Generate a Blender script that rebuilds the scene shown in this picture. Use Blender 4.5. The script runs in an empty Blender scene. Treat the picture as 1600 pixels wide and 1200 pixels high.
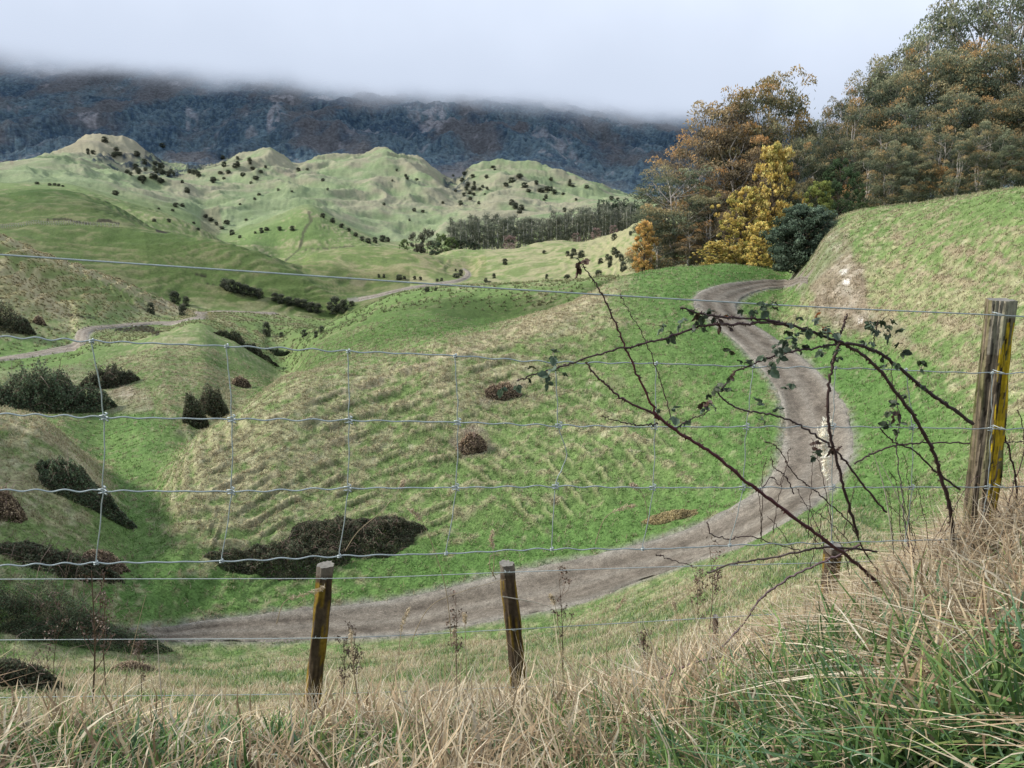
import bpy, math, random
import numpy as np
from mathutils import Vector, Matrix

random.seed(7)
rng = np.random.default_rng(7)
SC = bpy.context.scene
COL = SC.collection

# ------------------------------------------------------------------ camera model
F = 1208.0
HOR = 300.0
PITCH = math.atan(HOR / F)
CP, SP = math.cos(PITCH), math.sin(PITCH)

def ray(px, py):
    """photo pixel -> (azimuth, slope)"""
    cx = (np.asarray(px, float) - 800) / F
    cy = (600 - np.asarray(py, float)) / F
    f = CP + cy * SP
    u = -SP + cy * CP
    return np.arctan2(cx, f), u / np.hypot(cx, f)

def pt(px, py, D):
    a, t = ray(px, py)
    return Vector((D * math.sin(a), D * math.cos(a), D * float(t)))

# ------------------------------------------------------------------ noise
def _hash(ix, iy, seed):
    h = (ix.astype(np.int64) * 374761393 + iy.astype(np.int64) * 668265263 + seed * 1442695041) & 0xFFFFFFFF
    h = ((h ^ (h >> 13)) * 1274126177) & 0xFFFFFFFF
    h = ((h ^ (h >> 16)) * 2246822519) & 0xFFFFFFFF
    return (h ^ (h >> 15)) & 0xFFFFFFFF

def noise(x, y, seed=0):
    x = np.asarray(x, float); y = np.asarray(y, float)
    ix = np.floor(x); iy = np.floor(y)
    fx = x - ix; fy = y - iy
    ix = ix.astype(np.int64); iy = iy.astype(np.int64)
    u = fx * fx * fx * (fx * (fx * 6 - 15) + 10); v = fy * fy * fy * (fy * (fy * 6 - 15) + 10)
    def g(dx, dy):
        a = _hash(ix + dx, iy + dy, seed) / 4294967296.0 * 2 * np.pi
        return np.cos(a) * (fx - dx) + np.sin(a) * (fy - dy)
    a = g(0, 0); b = g(1, 0); c = g(0, 1); d = g(1, 1)
    return ((a + (b - a) * u) * (1 - v) + (c + (d - c) * u) * v) * 1.5

def fbm(x, y, oct=4, seed=0, gain=0.5):
    s = 0; a = 1; f = 1; n = 0
    for k in range(oct):
        s = s + a * noise(x * f + 17.3 * k, y * f - 9.1 * k, seed + k)
        n += a; a *= gain; f *= 2.03
    return s / n

def ridged(x, y, oct=4, seed=0, gain=0.5):
    s = 0; a = 1; f = 1; n = 0
    for k in range(oct):
        s = s + a * (1 - 2 * np.abs(noise(x * f + 3.7 * k, y * f + 5.1 * k, seed + k)))
        n += a; a *= gain; f *= 2.1
    return s / n

def sstep(a, b, x):
    t = np.clip((np.asarray(x, float) - a) / (b - a), 0, 1)
    return t * t * (3 - 2 * t)

# ------------------------------------------------------------------ profile curves: (px, py, D)
CURVES = [
 # c1 under the camera's feet
 [(-400,1400,1.5),(0,1390,1.5),(800,1390,1.5),(1100,1330,1.5),(1300,1260,1.5),(1600,1180,1.5),(2100,1160,1.5)],
 # c2 second fence / bank crest
 [(-400,1160,4.6),(0,1165,4.5),(400,1168,4.2),(800,1135,4.2),(1100,1065,4.3),(1300,1000,4.4),(1420,930,4.3),(1520,870,4.1),(1600,835,4.0),(2000,790,4.0)],
 # c3 mid bank
 [(-400,1045,15),(0,1045,15),(400,1052,15),(600,1038,15),(800,1015,15),(1000,968,15),(1150,905,14),(1300,860,13),(1450,850,11),(1600,838,11),(2000,800,11)],
 # c4 near road level
 [(-400,980,28.5),(0,985,29),(150,990,29.5),(300,986,31),(600,960,31),(800,927,31),(1000,874,32),(1150,815,33),(1260,745,35.5),(1320,745,33),(1400,790,28),(1500,805,25),(1600,800,24),(2000,790,22)],
 # c5 mid face
 [(-400,760,35),(0,800,36),(60,815,36),(120,850,35.5),(170,885,34.5),(220,915,33.5),(260,900,33.8),(300,850,36),(450,800,38),(600,770,39),(800,715,41),(900,690,42),(1000,660,43),(1100,630,45),(1180,600,47),(1250,585,48.5),(1350,590,46),(1450,570,43),(1600,535,40),(2000,520,36)],
 # c6 first crest
 [(-400,560,42),(-100,630,42),(0,650,43),(60,663,43),(110,702,42.5),(150,748,42),(180,785,41),(205,806,40.5),(235,800,41),(262,772,42),(282,735,43.5),(308,694,45.5),(370,655,47),(450,608,48),(520,580,50),(600,560,52),(700,528,54),(800,508,57),(860,490,59),(920,463,63),(980,433,69),(1060,422,73),(1130,418,77),(1200,420,85),(1225,424,86),(1262,385,84),(1295,347,80),(1330,333,78),(1400,321,76),(1500,307,72),(1600,293,68),(2000,260,62)],
 # c7 behind the first crest
 [(-400,600,62),(0,668,58),(100,690,56),(170,722,54),(220,705,54),(270,692,56),(330,685,60),(400,632,72),(450,604,72),(500,583,66),(600,553,66),(660,528,68),(700,525,70),(760,516,70),(850,507,72),(920,480,78),(980,448,88),(1060,435,98),(1220,432,104),(1300,380,100),(1400,345,98),(1600,312,95),(2000,290,90)],
 # c8 spur and bowl
 [(-400,600,84),(0,592,88),(100,578,90),(200,560,92),(260,540,95),(310,537,96),(350,560,93),(400,585,90),(440,603,88),(500,545,86),(560,520,84),(640,500,84),(700,503,82),(780,512,84),(860,500,86),(920,470,90),(980,460,98),(1060,455,108),(1220,450,114),(1300,390,112),(1600,330,112),(2000,300,110)],
 # c9 second crest: left road terrace, hill H crest
 [(-400,585,105),(0,560,112),(60,551,116),(112,543,120),(128,530,122),(200,509,142),(260,503,152),(300,496,160),(345,500,162),(400,520,150),(450,553,128),(475,535,118),(500,517,113),(560,488,108),(620,466,103),(700,455,99),(800,451,97),(900,444,97),(960,436,102),(1060,440,116),(1200,436,124),(1300,380,120),(1600,330,120),(2000,300,120)],
 # c10 hill B crest, valley floor
 [(-400,300,170),(0,370,170),(60,393,172),(120,416,175),(180,434,178),(260,471,182),(300,487,186),(345,490,188),(400,494,186),(460,505,175),(520,515,170),(560,505,160),(620,482,155),(700,468,152),(900,462,152),(1060,455,150),(1300,380,150),(1600,330,150),(2000,300,150)],
 # c11 foot of hill C, valley road
 [(-400,360,215),(0,405,215),(100,436,214),(200,462,212),(300,484,208),(350,486,208),(450,493,210),(516,497,212),(560,486,205),(600,478,200),(700,462,198),(800,460,198),(900,456,190),(960,450,180),(1060,440,175),(1300,380,170),(1600,330,170),(2000,300,170)],
 # c12 hill C1 crest, valley road far
 [(-400,365,270),(0,358,272),(60,352,273),(130,350,272),(250,360,268),(320,371,262),(380,387,254),(440,411,244),(500,447,230),(545,470,221),(580,464,224),(640,452,230),(700,446,236),(760,446,235),(860,440,230),(940,424,222),(1000,400,212),(1060,400,205),(1300,370,200),(1600,330,200),(2000,300,200)],
 # c13 hill C2 / I / J crest
 [(-400,320,330),(0,306,345),(60,297,345),(120,302,343),(180,322,338),(216,342,332),(260,372,322),(330,402,312),(400,425,305),(440,416,302),(500,393,300),(560,387,300),(620,389,300),(680,404,298),(712,418,296),(730,421,300),(760,408,305),(800,398,312),(860,390,315),(940,378,300),(1000,350,272),(1060,340,260),(1300,330,250),(1600,310,250),(2000,290,250)],
 # c13b J back crest
 [(-400,330,380),(0,325,380),(216,350,370),(330,400,360),(440,420,350),(560,398,350),(640,402,350),(675,403,348),(690,397,346),(720,390,344),(760,389,340),(800,391,340),(830,385,345),(865,378,345),(900,379,340),(940,372,325),(975,360,305),(1000,345,290),(1030,325,280),(1060,318,275),(1300,330,270),(1600,310,270),(2000,290,270)],
 # c14 valley, hill E
 [(-400,310,430),(0,312,430),(120,314,430),(190,318,425),(216,326,420),(260,337,412),(320,363,402),(350,381,398),(390,396,405),(440,410,430),(500,408,430),(560,402,430),(640,396,430),(720,396,430),(800,396,430),(900,388,430),(1000,368,420),(1100,350,400),(1600,330,400),(2000,300,400)],
 # c15 hill F crest
 [(-400,290,520),(0,290,520),(100,294,520),(200,318,520),(300,352,520),(350,378,515),(400,360,525),(440,343,530),(482,327,535),(520,345,525),(560,367,510),(600,384,500),(650,388,500),(720,382,510),(800,372,520),(900,362,520),(1000,350,520),(1600,330,500),(2000,300,500)],
 # c16 valley behind
 [(-400,280,680),(0,277,680),(100,281,680),(200,301,700),(280,322,720),(330,346,720),(370,345,720),(440,340,720),(482,334,720),(540,352,700),(600,366,700),(660,362,700),(760,352,700),(860,345,700),(1000,338,700),(1600,330,650),(2000,300,650)],
 # c16b rolling mid valley
 [(-400,275,860),(0,272,860),(80,262,860),(150,275,860),(240,292,870),(320,300,880),(400,300,880),(480,298,880),(560,308,880),(640,312,880),(720,330,880),(820,325,880),(900,330,880),(1000,330,880),(1600,330,800),(2000,300,800)],
 # c17 far hill crests
 [(-400,255,1000),(0,268,1000),(50,254,1000),(100,250,1000),(150,262,1010),(200,284,1050),(260,278,1080),(330,264,1150),(380,248,1180),(418,238,1200),(440,250,1200),(465,262,1200),(500,250,1200),(560,247,1200),(600,236,1220),(622,246,1200),(650,252,1180),(680,268,1150),(700,286,1120),(715,290,1100),(740,264,1250),(780,256,1270),(830,255,1290),(870,266,1260),(910,284,1240),(950,301,1220),(1000,314,1200),(1100,325,1100),(1600,320,1000),(2000,300,1000)],
 # c18 tan peak
 [(-400,262,1350),(0,272,1350),(60,262,1360),(110,238,1370),(140,222,1370),(175,217,1370),(205,228,1370),(235,248,1370),(270,268,1370),(330,272,1370),(418,262,1380),(500,268,1380),(600,262,1380),(700,290,1380),(760,280,1400),(830,275,1400),(950,306,1400),(1100,325,1400),(1600,320,1400),(2000,300,1400)],
 # c19 mountain foot
 [(-400,262,1650),(0,268,1650),(110,256,1650),(175,250,1650),(300,256,1650),(418,255,1650),(600,262,1650),(700,276,1650),(830,270,1650),(950,296,1650),(1100,312,1650),(2000,300,1650)],
 # c20 mountain mid
 [(-400,180,2500),(0,185,2500),(400,178,2500),(800,195,2500),(1100,220,2500),(2000,230,2500)],
 # c21 mountain shoulder
 [(-400,70,3300),(0,78,3300),(100,80,3300),(400,92,3300),(800,110,3350),(1100,140,3350),(2000,150,3400)],
 # c22 mountain top inside the cloud
 [(-400,20,4200),(0,20,4200),(800,60,4200),(1100,80,4200),(2000,100,4200)],
 # c23 back side of range
 [(-400,250,7000),(800,250,7000),(2000,260,7000)],
]

def pchip_prep(X, Y):
    """slopes for arrays with knots on axis 0"""
    h = np.diff(X, axis=0); d = np.diff(Y, axis=0) / h
    m = np.zeros_like(Y)
    w1 = 2 * h[1:] + h[:-1]; w2 = h[1:] + 2 * h[:-1]
    prod = d[:-1] * d[1:]
    with np.errstate(divide='ignore', invalid='ignore'):
        hm = (w1 + w2) / (w1 / d[:-1] + w2 / d[1:])
    m[1:-1] = np.where(prod > 0, hm, 0)
    m[0] = d[0]; m[-1] = d[-1]
    return m

def herm(x0, x1, y0, y1, m0, m1, x):
    h = x1 - x0; t = (x - x0) / h
    return ((2*t**3 - 3*t**2 + 1) * y0 + (t**3 - 2*t**2 + t) * h * m0 + (-2*t**3 + 3*t**2) * y1 + (t**3 - t**2) * h * m1)

def pchip1(xk, yk, x):
    xk = np.asarray(xk, float); yk = np.asarray(yk, float)
    m = pchip_prep(xk[:, None], yk[:, None])[:, 0]
    i = np.clip(np.searchsorted(xk, x) - 1, 0, len(xk) - 2)
    return herm(xk[i], xk[i+1], yk[i], yk[i+1], m[i], m[i+1], np.clip(x, xk[0], xk[-1]))

R = math.radians
AZ = np.concatenate([np.linspace(-180, -60, 25)[:-1], np.linspace(-60, -37.5, 40)[:-1], np.linspace(-37.5, 37.5, 1150), np.linspace(37.5, 60, 40)[1:], np.linspace(60, 180, 25)[1:]])
AZ = np.radians(AZ); NC = len(AZ)
Dk = []; Zk = []
for c in CURVES:
    a, t = ray([k[0] for k in c], [k[1] for k in c])
    a = list(a); d = [math.log(k[2]) for k in c]; t = list(t)
    # blend both edges into one value behind the camera
    dm = (d[0] + d[-1]) / 2; tm = (t[0] + t[-1]) / 2
    a = [-math.pi, -2.2] + a + [2.2, math.pi]; d = [dm, d[0]] + d + [d[-1], dm]; t = [tm, t[0]] + t + [t[-1], tm]
    D = np.exp(pchip1(a, d, AZ)); T = pchip1(a, t, AZ)
    if Dk: D = np.maximum(D, Dk[-1] * 1.015 + 0.05)
    Dk.append(D); Zk.append(D * T)
# centre point ring
Dk.insert(0, np.full(NC, 0.4)); Zk.insert(0, np.full(NC, -1.62))
Dk = np.array(Dk); Zk = np.array(Zk)
Mk = pchip_prep(Dk, Zk)
ROWN = [6, 30, 40, 44, 80, 90, 34, 54, 50, 66, 16, 40, 40, 16, 16, 36, 36, 40, 56, 36, 24, 64, 76, 24, 8]
while len(ROWN) < len(Dk) - 1: ROWN.append(20)
rowsD = []; rowsZ = []; rowseg = []
for s in range(len(Dk) - 1):
    n = ROWN[s]
    for k in range(n):
        u = k / n
        D = Dk[s] * (Dk[s+1] / Dk[s]) ** u if s < 4 else Dk[s] + (Dk[s+1] - Dk[s]) * u
        rowsD.append(D); rowsZ.append(herm(Dk[s], Dk[s+1], Zk[s], Zk[s+1], Mk[s], Mk[s+1], D)); rowseg.append(s + u)
rowsD.append(Dk[-1]); rowsZ.append(Zk[-1]); rowseg.append(len(Dk) - 1)
GD = np.array(rowsD); GZ = np.array(rowsZ); SEG = np.array(rowseg); NR = len(GD)
GX = GD * np.sin(AZ)[None, :]; GY = GD * np.cos(AZ)[None, :]

def coli(a):
    j = int(np.clip(np.searchsorted(AZ, a) - 1, 0, NC - 2))
    return j, float((a - AZ[j]) / (AZ[j+1] - AZ[j]))

def hit(px, py, dmin=1.6, dmax=1e9):
    """first point of the ground seen through a photo pixel beyond dmin"""
    a, t = ray(px, py); a = float(a); t = float(t)
    j, w = coli(a)
    D = GD[:, j] * (1 - w) + GD[:, j+1] * w; Z = GZ[:, j] * (1 - w) + GZ[:, j+1] * w
    e = Z / D - t
    ok = np.nonzero((e[1:] >= 0) & (D[1:] > dmin))[0]
    if len(ok) == 0:
        i = int(np.argmax(np.where(D > dmin, e, -9))); d = D[i]
    else:
        i = ok[0] + 1
        if D[i-1] < dmin: d = max(dmin, D[i-1]) if e[i-1] < 0 else D[i]
        else:
            d = D[i-1] + (D[i] - D[i-1]) * (-e[i-1]) / max(1e-9, e[i] - e[i-1]) if e[i-1] < 0 else D[i]
    return Vector((d * math.sin(a), d * math.cos(a), ground(d * math.sin(a), d * math.cos(a))))

def ground(x, y):
    d = math.hypot(x, y); a = math.atan2(x, y); j, w = coli(a)
    D = GD[:, j] * (1 - w) + GD[:, j+1] * w; Z = GZ[:, j] * (1 - w) + GZ[:, j+1] * w
    return float(np.interp(d, D, Z))

# ------------------------------------------------------------------ road edges (photo pixels), main road
ROAD_L = [(150,985),(250,981),(300,973),(400,961),(500,949),(600,938),(700,917),(800,893),(900,872),(1000,848),(1060,831),(1100,813),(1150,786),(1190,757),(1213,725),(1224,690),(1224,650),(1215,615),(1192,580),(1163,548),(1135,522),(1105,498),(1086,481),(1082,468),(1090,457),(1110,449),(1145,442),(1190,438),(1226,436),(1262,434)]
ROAD_R = [(150,1003),(250,1003),(300,1003),(400,1004),(500,1001),(600,997),(700,984),(800,966),(900,945),(1000,909),(1070,884),(1120,868),(1180,845),(1235,815),(1285,780),(1320,740),(1335,700),(1332,660),(1318,625),(1293,592),(1255,558),(1215,532),(1180,508),(1160,494),(1152,483),(1154,474),(1166,463),(1190,454),(1226,448),(1262,443)]
def resample(P, n):
    P = np.array([(p.x, p.y, p.z) for p in P]); s = np.concatenate([[0], np.cumsum(np.linalg.norm(np.diff(P, axis=0), axis=1))])
    u = np.linspace(0, s[-1], n)
    return np.stack([np.interp(u, s, P[:, k]) for k in range(3)], 1)
def smooth(P, it=3):
    for _ in range(it):
        Q = P.copy(); Q[1:-1] = (P[:-2] + 2 * P[1:-1] + P[2:]) / 4; P = Q
    return P
def road_edges(L, Rr, n, dmin, dmax=1e9, it=4):
    """both edges hit the ground, matched point by point"""
    A = np.array([tuple(hit(x, y, dmin)) for x, y in L]); B = np.array([tuple(hit(x, y, dmin)) for x, y in Rr])
    u = np.linspace(0, len(L) - 1, n); k = np.arange(len(L))
    A = np.stack([pchip1(k, A[:, i], u) for i in range(3)], 1); B = np.stack([pchip1(k, B[:, i], u) for i in range(3)], 1)
    return smooth(A, it), smooth(B, it)
# ------------------------------------------------------------------ roads traced on the smooth ground, then the ground gets its relief
mainA, mainB = road_edges(ROAD_L, ROAD_R, 260, 20, it=3)
LEFT_L = [(-120,571),(0,559),(60,549),(100,540),(115,533),(117,524),(121,517),(130,513.5),(160,509),(200,505.5),(250,502.5),(285,499.5),(300,496.5),(306,492),(303,489.5),(310,487.5),(330,486),(400,487.3),(430,488)]
LEFT_R = [(-120,578),(0,565),(60,557),(110,549),(132,540),(139,531),(140,523),(146,518),(166,514),(203,510.5),(250,507),(290,502.5),(315,499),(323,494.5),(322,491),(326,489.5),(335,488.7),(400,490.3),(430,491.2)]
MID_L = [(560,464.5),(580,461),(616,453),(672,443),(705,438),(718,435),(726,430),(727,425),(722,420)]
MID_R = [(560,471),(580,467),(616,457.5),(672,447.5),(712,442),(726,438),(735,432),(735,426),(729,421)]
leftA, leftB = road_edges(LEFT_L, LEFT_R, 160, 100, it=2)
midA, midB = road_edges(MID_L, MID_R, 80, 190, it=2)

def road_dist(A, B, x, y):
    C = (A + B) / 2; T = np.gradient(C[:, :2], axis=0); T /= np.linalg.norm(T, axis=1)[:, None]
    W = np.minimum(np.linalg.norm(C[:, None, :2] - A[None, :, :2], axis=2).min(1), np.linalg.norm(C[:, None, :2] - B[None, :, :2], axis=2).min(1))
    best = np.full(x.shape, 1e9)
    for c, w in list(zip(C, W))[::2]:
        np.minimum(best, np.hypot(x - c[0], y - c[1]) - w, out=best)
    return best
RD = np.full(GX.shape, 1e9)
m = (GD < 140) & (GD > 12); RD[m] = road_dist(mainA, mainB, GX[m], GY[m])
m = (GD < 260) & (GD > 80) & (GX < -10); RD[m] = np.minimum(RD[m], road_dist(leftA, leftB, GX[m], GY[m]))
m = (GD < 420) & (GD > 150) & (np.abs(GX) < 90); RD[m] = np.minimum(RD[m], road_dist(midA, midB, GX[m], GY[m]))

def sm(s): return s if s <= 13.6 else s + 1 if s <= 16.2 else s + 2
def sl(s0, s1): return slice(int(np.searchsorted(SEG, sm(s0))), int(np.searchsorted(SEG, sm(s1), side='right')))
def Rg(s0, s1, fn):
    out = np.zeros_like(GD); k = sl(s0, s1); out[k] = fn(GX[k], GY[k], k); return out
def bell(x, a, b, c, d): return sstep(a, b, x) * (1 - sstep(c, d, x))
rm = sstep(0.4, 3.5, RD)
PX = 800 + F * np.tan(AZ)[None, :] * 1.0 + 0 * GD          # rough photo column of each vertex
tt = GZ / GD
_cy = (tt + SP / CP) / 1.0
# exact projection
_f = GY * CP - GZ * SP; _u = GY * SP + GZ * CP
_f = np.where(GY > 0.05, np.maximum(_f, 0.01), 1e-3)
PX = np.where(GY > 0.05, 800 + F * GX / _f, 1e5); PY = np.where(GY > 0.05, 600 - F * _u / _f, 1e5)
S = SEG[:, None] + 0 * GD
dz = np.zeros_like(GZ)
# slope strength for the terracettes
gr = np.abs(np.gradient(GZ, axis=0) / np.maximum(1e-3, np.gradient(GD, axis=0)))
gr2 = np.abs(np.gradient(GZ, axis=1) / np.maximum(1e-3, GD * np.gradient(AZ)[None, :]))
slope = np.clip(np.hypot(gr, gr2), 0, 0.8)
NS, MS, FS = (0, 11.2), (8, 15.5), (13.5, 19.5)
n_big = Rg(*NS, lambda x, y, k: fbm(x / 7, y / 7, 3, 11))
n_lump = Rg(*NS, lambda x, y, k: fbm(x / 1.3, y / 1.3, 3, 12, .6))
w = bell(GD, 0.5, 2.5, 8, 14)
dz += w * 0.07 * Rg(0, 4, lambda x, y, k: fbm(x / 0.7, y / 0.7, 3, 13))
w = bell(GD, 8, 20, 130, 170)
tpat = Rg(*NS, lambda x, y, k: sstep(-.25, .35, fbm(x / 9, y / 9, 3, 28)))
terr = Rg(*NS, lambda x, y, k: np.sin(2 * np.pi * (GZ[k] / 0.55 + 0.10 * (x * .8 - y * .5) + 3.0 * fbm(x / 12, y / 12, 3, 14) + 0.45 * fbm(x / 2, y / 2, 2, 15)))) * tpat
dz += w * rm * (0.34 * n_big + 0.12 * n_lump * (1 - sstep(60, 95, GD)) + terr * 0.07 * np.clip(slope * 3, 0, 1) * (1 - .75 * sstep(60, 85, GD)))
w = bell(GD, 120, 150, 480, 560)
terr2 = Rg(*MS, lambda x, y, k: np.sin(2 * np.pi * (GZ[k] / 1.5 + 2.5 * fbm(x / 30, y / 30, 3, 24) + .4 * fbm(x / 6, y / 6, 2, 25))))
dz += w * sstep(0.3, 8, RD) * (1.7 * Rg(*MS, lambda x, y, k: fbm(x / 30, y / 30, 4, 16)) + terr2 * 0.20 * np.clip(slope * 3, 0, 1) + 0.3 * Rg(*MS, lambda x, y, k: fbm(x / 6, y / 6, 2, 17)))
rf = np.full_like(GD, .3); k = sl(*FS)
_x = GX[k]; _y = GY[k]
_wx = _x + 30 * noise(_x / 90, _y / 90, 61); _wy = _y + 30 * noise(_x / 90 + 5, _y / 90, 62)
rf[k] = ridged(_wx / 150, _wy / 150, 6, 18, 0.52)
w = bell(GD, 450, 640, 1450, 1650)
dz += w * 19 * (rf - 0.32) * (0.45 + 0.55 * sstep(500, 900, GD))
w = sstep(1500, 2000, GD) * (1 - sstep(5000, 6500, GD))
XS = (17.5, 30)
rmn = Rg(*XS, lambda x, y, k: ridged((x + 120 * noise(x / 500, y / 500, 71)) / 520, y / 1100, 4, 19, 0.5))
canopy = Rg(*XS, lambda x, y, k: fbm(x / 11, y / 17, 3, 20, 0.7))
dz += w * ((1 - .92 * sstep(2350, 3000, GD)) * (62 * (rmn - 0.45)) + Rg(*XS, lambda x, y, k: (34 - 28 * sstep(2400, 3000, GD[k])) * ridged(x / 170, y / 260, 3, 22) + 7 * fbm(x / 45, y / 60, 3, 21)) + 6.0 * canopy)
def spot(bx, by, rx, ry, s0, s1, p=1.0, rot=0.0):
    out = np.zeros_like(GD); k = sl(s0, s1); c, s_ = math.cos(rot), math.sin(rot); dx = PX[k] - bx; dy = PY[k] - by
    q = ((dx * c + dy * s_) / rx) ** 2 + ((-dx * s_ + dy * c) / ry) ** 2
    m = q < 6; qq = q[m]
    o = np.zeros_like(q); o[m] = sstep(1.3, 0.6, qq * (1 + 0.9 * fbm(PX[k][m] / (rx * .5 + 6), PY[k][m] / (ry * .7 + 3), 3, 77))) * p
    out[k] = o; return out
def line(Ppx, wd, s0, s1):
    out = np.zeros_like(GD); k = sl(s0, s1); P = np.array(Ppx, float); X = PX[k]; Y = PY[k]
    m = (X > P[:, 0].min() - 3 * wd) & (X < P[:, 0].max() + 3 * wd) & (Y > P[:, 1].min() - 3 * wd) & (Y < P[:, 1].max() + 3 * wd)
    x = X[m]; y = Y[m]; best = np.full(x.shape, 1e9)
    for (x0, y0), (x1, y1) in zip(Ppx[:-1], Ppx[1:]):
        L2 = (x1-x0)**2 + (y1-y0)**2
        t = np.clip(((x - x0) * (x1-x0) + (y - y0) * (y1-y0)) / L2, 0, 1)
        np.minimum(best, np.hypot(x - x0 - t * (x1-x0), y - y0 - t * (y1-y0)), out=best)
    o = np.zeros_like(X); o[m] = sstep(wd, wd * 0.35, best + .6 * wd * noise(x / 5, y / 5, 5)); out[k] = o; return out
def _tracks():
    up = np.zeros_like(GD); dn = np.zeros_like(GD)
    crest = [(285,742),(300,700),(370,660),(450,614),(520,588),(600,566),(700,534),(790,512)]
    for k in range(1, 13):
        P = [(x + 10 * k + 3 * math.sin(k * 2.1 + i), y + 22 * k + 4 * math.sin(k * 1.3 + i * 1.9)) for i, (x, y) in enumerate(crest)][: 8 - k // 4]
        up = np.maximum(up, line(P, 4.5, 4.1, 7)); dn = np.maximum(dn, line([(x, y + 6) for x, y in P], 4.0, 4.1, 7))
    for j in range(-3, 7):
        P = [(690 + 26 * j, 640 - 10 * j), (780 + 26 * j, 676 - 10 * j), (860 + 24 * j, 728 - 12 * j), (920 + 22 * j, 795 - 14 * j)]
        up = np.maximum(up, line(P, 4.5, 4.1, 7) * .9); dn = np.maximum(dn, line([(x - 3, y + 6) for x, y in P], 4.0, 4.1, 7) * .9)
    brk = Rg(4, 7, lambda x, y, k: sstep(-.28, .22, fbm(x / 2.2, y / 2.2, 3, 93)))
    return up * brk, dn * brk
TRU, TRD = _tracks()
TRU *= rm; TRD *= rm
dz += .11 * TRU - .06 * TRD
# sunk a little under the road so the gravel sheet lies on top
GZ += dz
# a cut bank beside the upper road and a small erosion scarp by the left track
GZ += 0.10 * bell(RD, 0.1, 0.7, 1.2, 3.0) * Rg(3, 9, lambda x, y, k: fbm(x / 0.9, y / 0.9, 2, 33))

# ------------------------------------------------------------------ colour of the ground, vertex by vertex
def C(r, g, b): return np.array([r, g, b], float)
GREEN = C(.074, .150, .038); GREEN2 = C(.112, .190, .055); OLIVE = C(.165, .200, .080); TAN = C(.375, .315, .205); STRAW = C(.50, .44, .31)
BROWN = C(.150, .110, .075); SOIL = C(.085, .065, .050)
FGREEN = C(.140, .188, .082); FGREEN2 = C(.205, .245, .120); FTAN = C(.265, .225, .150); FBUSH = C(.030, .042, .040)  # far pasture tones, paled with painted distance haze
MBUSH = C(.030, .058, .092); MBUSH2 = C(.100, .150, .172); MROCK = C(.30, .29, .30); MBROWN = C(.105, .104, .108)  # mountain bush and rock, blued by aerial haze painted into the colour

BLOBS = [  # px, py, rx, ry, segment range, dryness at that spot
 # main green hill
 (420,760,170,130,4,7,.54),(330,760,60,90,4,7,.70),(560,640,160,60,4,7,.60),(760,560,120,50,4,7,.66),(880,500,70,40,4,7,.78),(680,760,200,80,4,7,.42),
 (950,620,130,90,4,7,.36),(1080,560,90,60,4,7,.16),(1120,680,90,60,4,7,.20),(1040,500,90,40,4,7,.30),(1130,430,130,24,5,8,.05),(900,800,200,40,3,7,.26),(700,860,300,40,3,7,.18),(450,930,250,30,3,7,.22),
 (690,520,80,25,6,9,.08),(640,560,80,40,5,9,.45),
 # bank below the fence
 (300,1050,500,50,1,4.3,.62),(800,1020,300,50,1,4.3,.50),(1150,930,130,60,1,4.3,.62),(1400,820,120,60,1.9,4.6,.20),
 # right hill
 (1400,640,90,110,4,6,.15),(1300,560,40,60,4,6,.22),(1340,480,90,50,4.5,6.5,.72),(1450,400,150,70,4.6,6.5,.56),(1560,560,80,60,4,6.5,.60),(1350,370,60,30,5,6.5,.42),(1560,330,100,26,5,6.5,.38),(1520,470,120,40,5,6.5,.58),
 # left spur and gully
 (60,740,110,90,4,7,.72),(40,880,120,50,3.5,6,.45),(215,760,42,110,4,7.8,.10),(235,900,70,40,4,6,.25),(230,690,70,30,6,8,.12),(170,880,40,30,4,6,.6),
 # middle left
 (290,600,70,50,7,9,.66),(250,560,110,30,7,9.5,.45),(60,575,80,25,7,9,.25),(340,630,60,25,6.5,8.5,.60),(420,625,30,18,6.5,8.5,.05),(430,560,70,30,8,10,.4),
 (470,510,90,20,9,11,.30),(100,490,150,40,9,10.6,.55),(60,440,90,40,9,10.6,.66),(200,460,110,30,9,10.6,.42),(20,480,60,40,9,10.6,.8),(20,540,60,15,8.6,10,.2),
 # hill C
 (130,400,220,40,11,12.5,.46),(350,420,120,40,11,12.5,.40),(480,470,90,25,10.5,12.5,.48),(250,375,120,14,11.5,12.6,.14),(120,320,170,18,12,13.4,.50),(60,300,70,8,12.5,13.4,.15),
 # bowl, hill H, I, J
 (600,520,120,30,7.5,9.5,.34),(760,480,160,22,8,9.6,.36),(640,470,60,10,8.5,9.6,.3),(900,470,80,20,8,9.6,.40),(560,405,80,15,12,13.5,.30),(620,425,90,14,11.5,13.5,.66),
 (760,400,80,15,12,14.5,.52),(880,410,110,30,11,14.5,.70),(980,380,50,40,11,14.5,.80),(800,440,120,14,10.5,13,.5),(700,450,100,10,10.5,12.5,.45),
 # far valley
 (60,270,120,12,13.8,18.4,.35),(110,300,160,22,13.8,18,.25),(430,370,60,30,14.4,16.4,.10),(520,355,30,20,15.2,16.6,.6),(400,345,120,25,15,18,.22),(300,290,90,20,15,18.4,.5),
 (600,345,110,22,15,18,.45),(560,280,80,25,16.5,18.4,.55),(660,280,70,30,16.5,18.4,.74),(540,250,60,10,17,18.6,.3),(440,270,80,25,16.5,18.6,.62),(780,330,100,25,16,18.4,.68),
 (850,280,90,20,16.8,18.6,.12),(900,310,80,14,16,18.6,.25),(490,335,60,10,15,18,.2),
]
dry = np.full(GZ.shape, 0.42); wsum = np.full(GZ.shape, 0.25); dry *= 0.25
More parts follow.
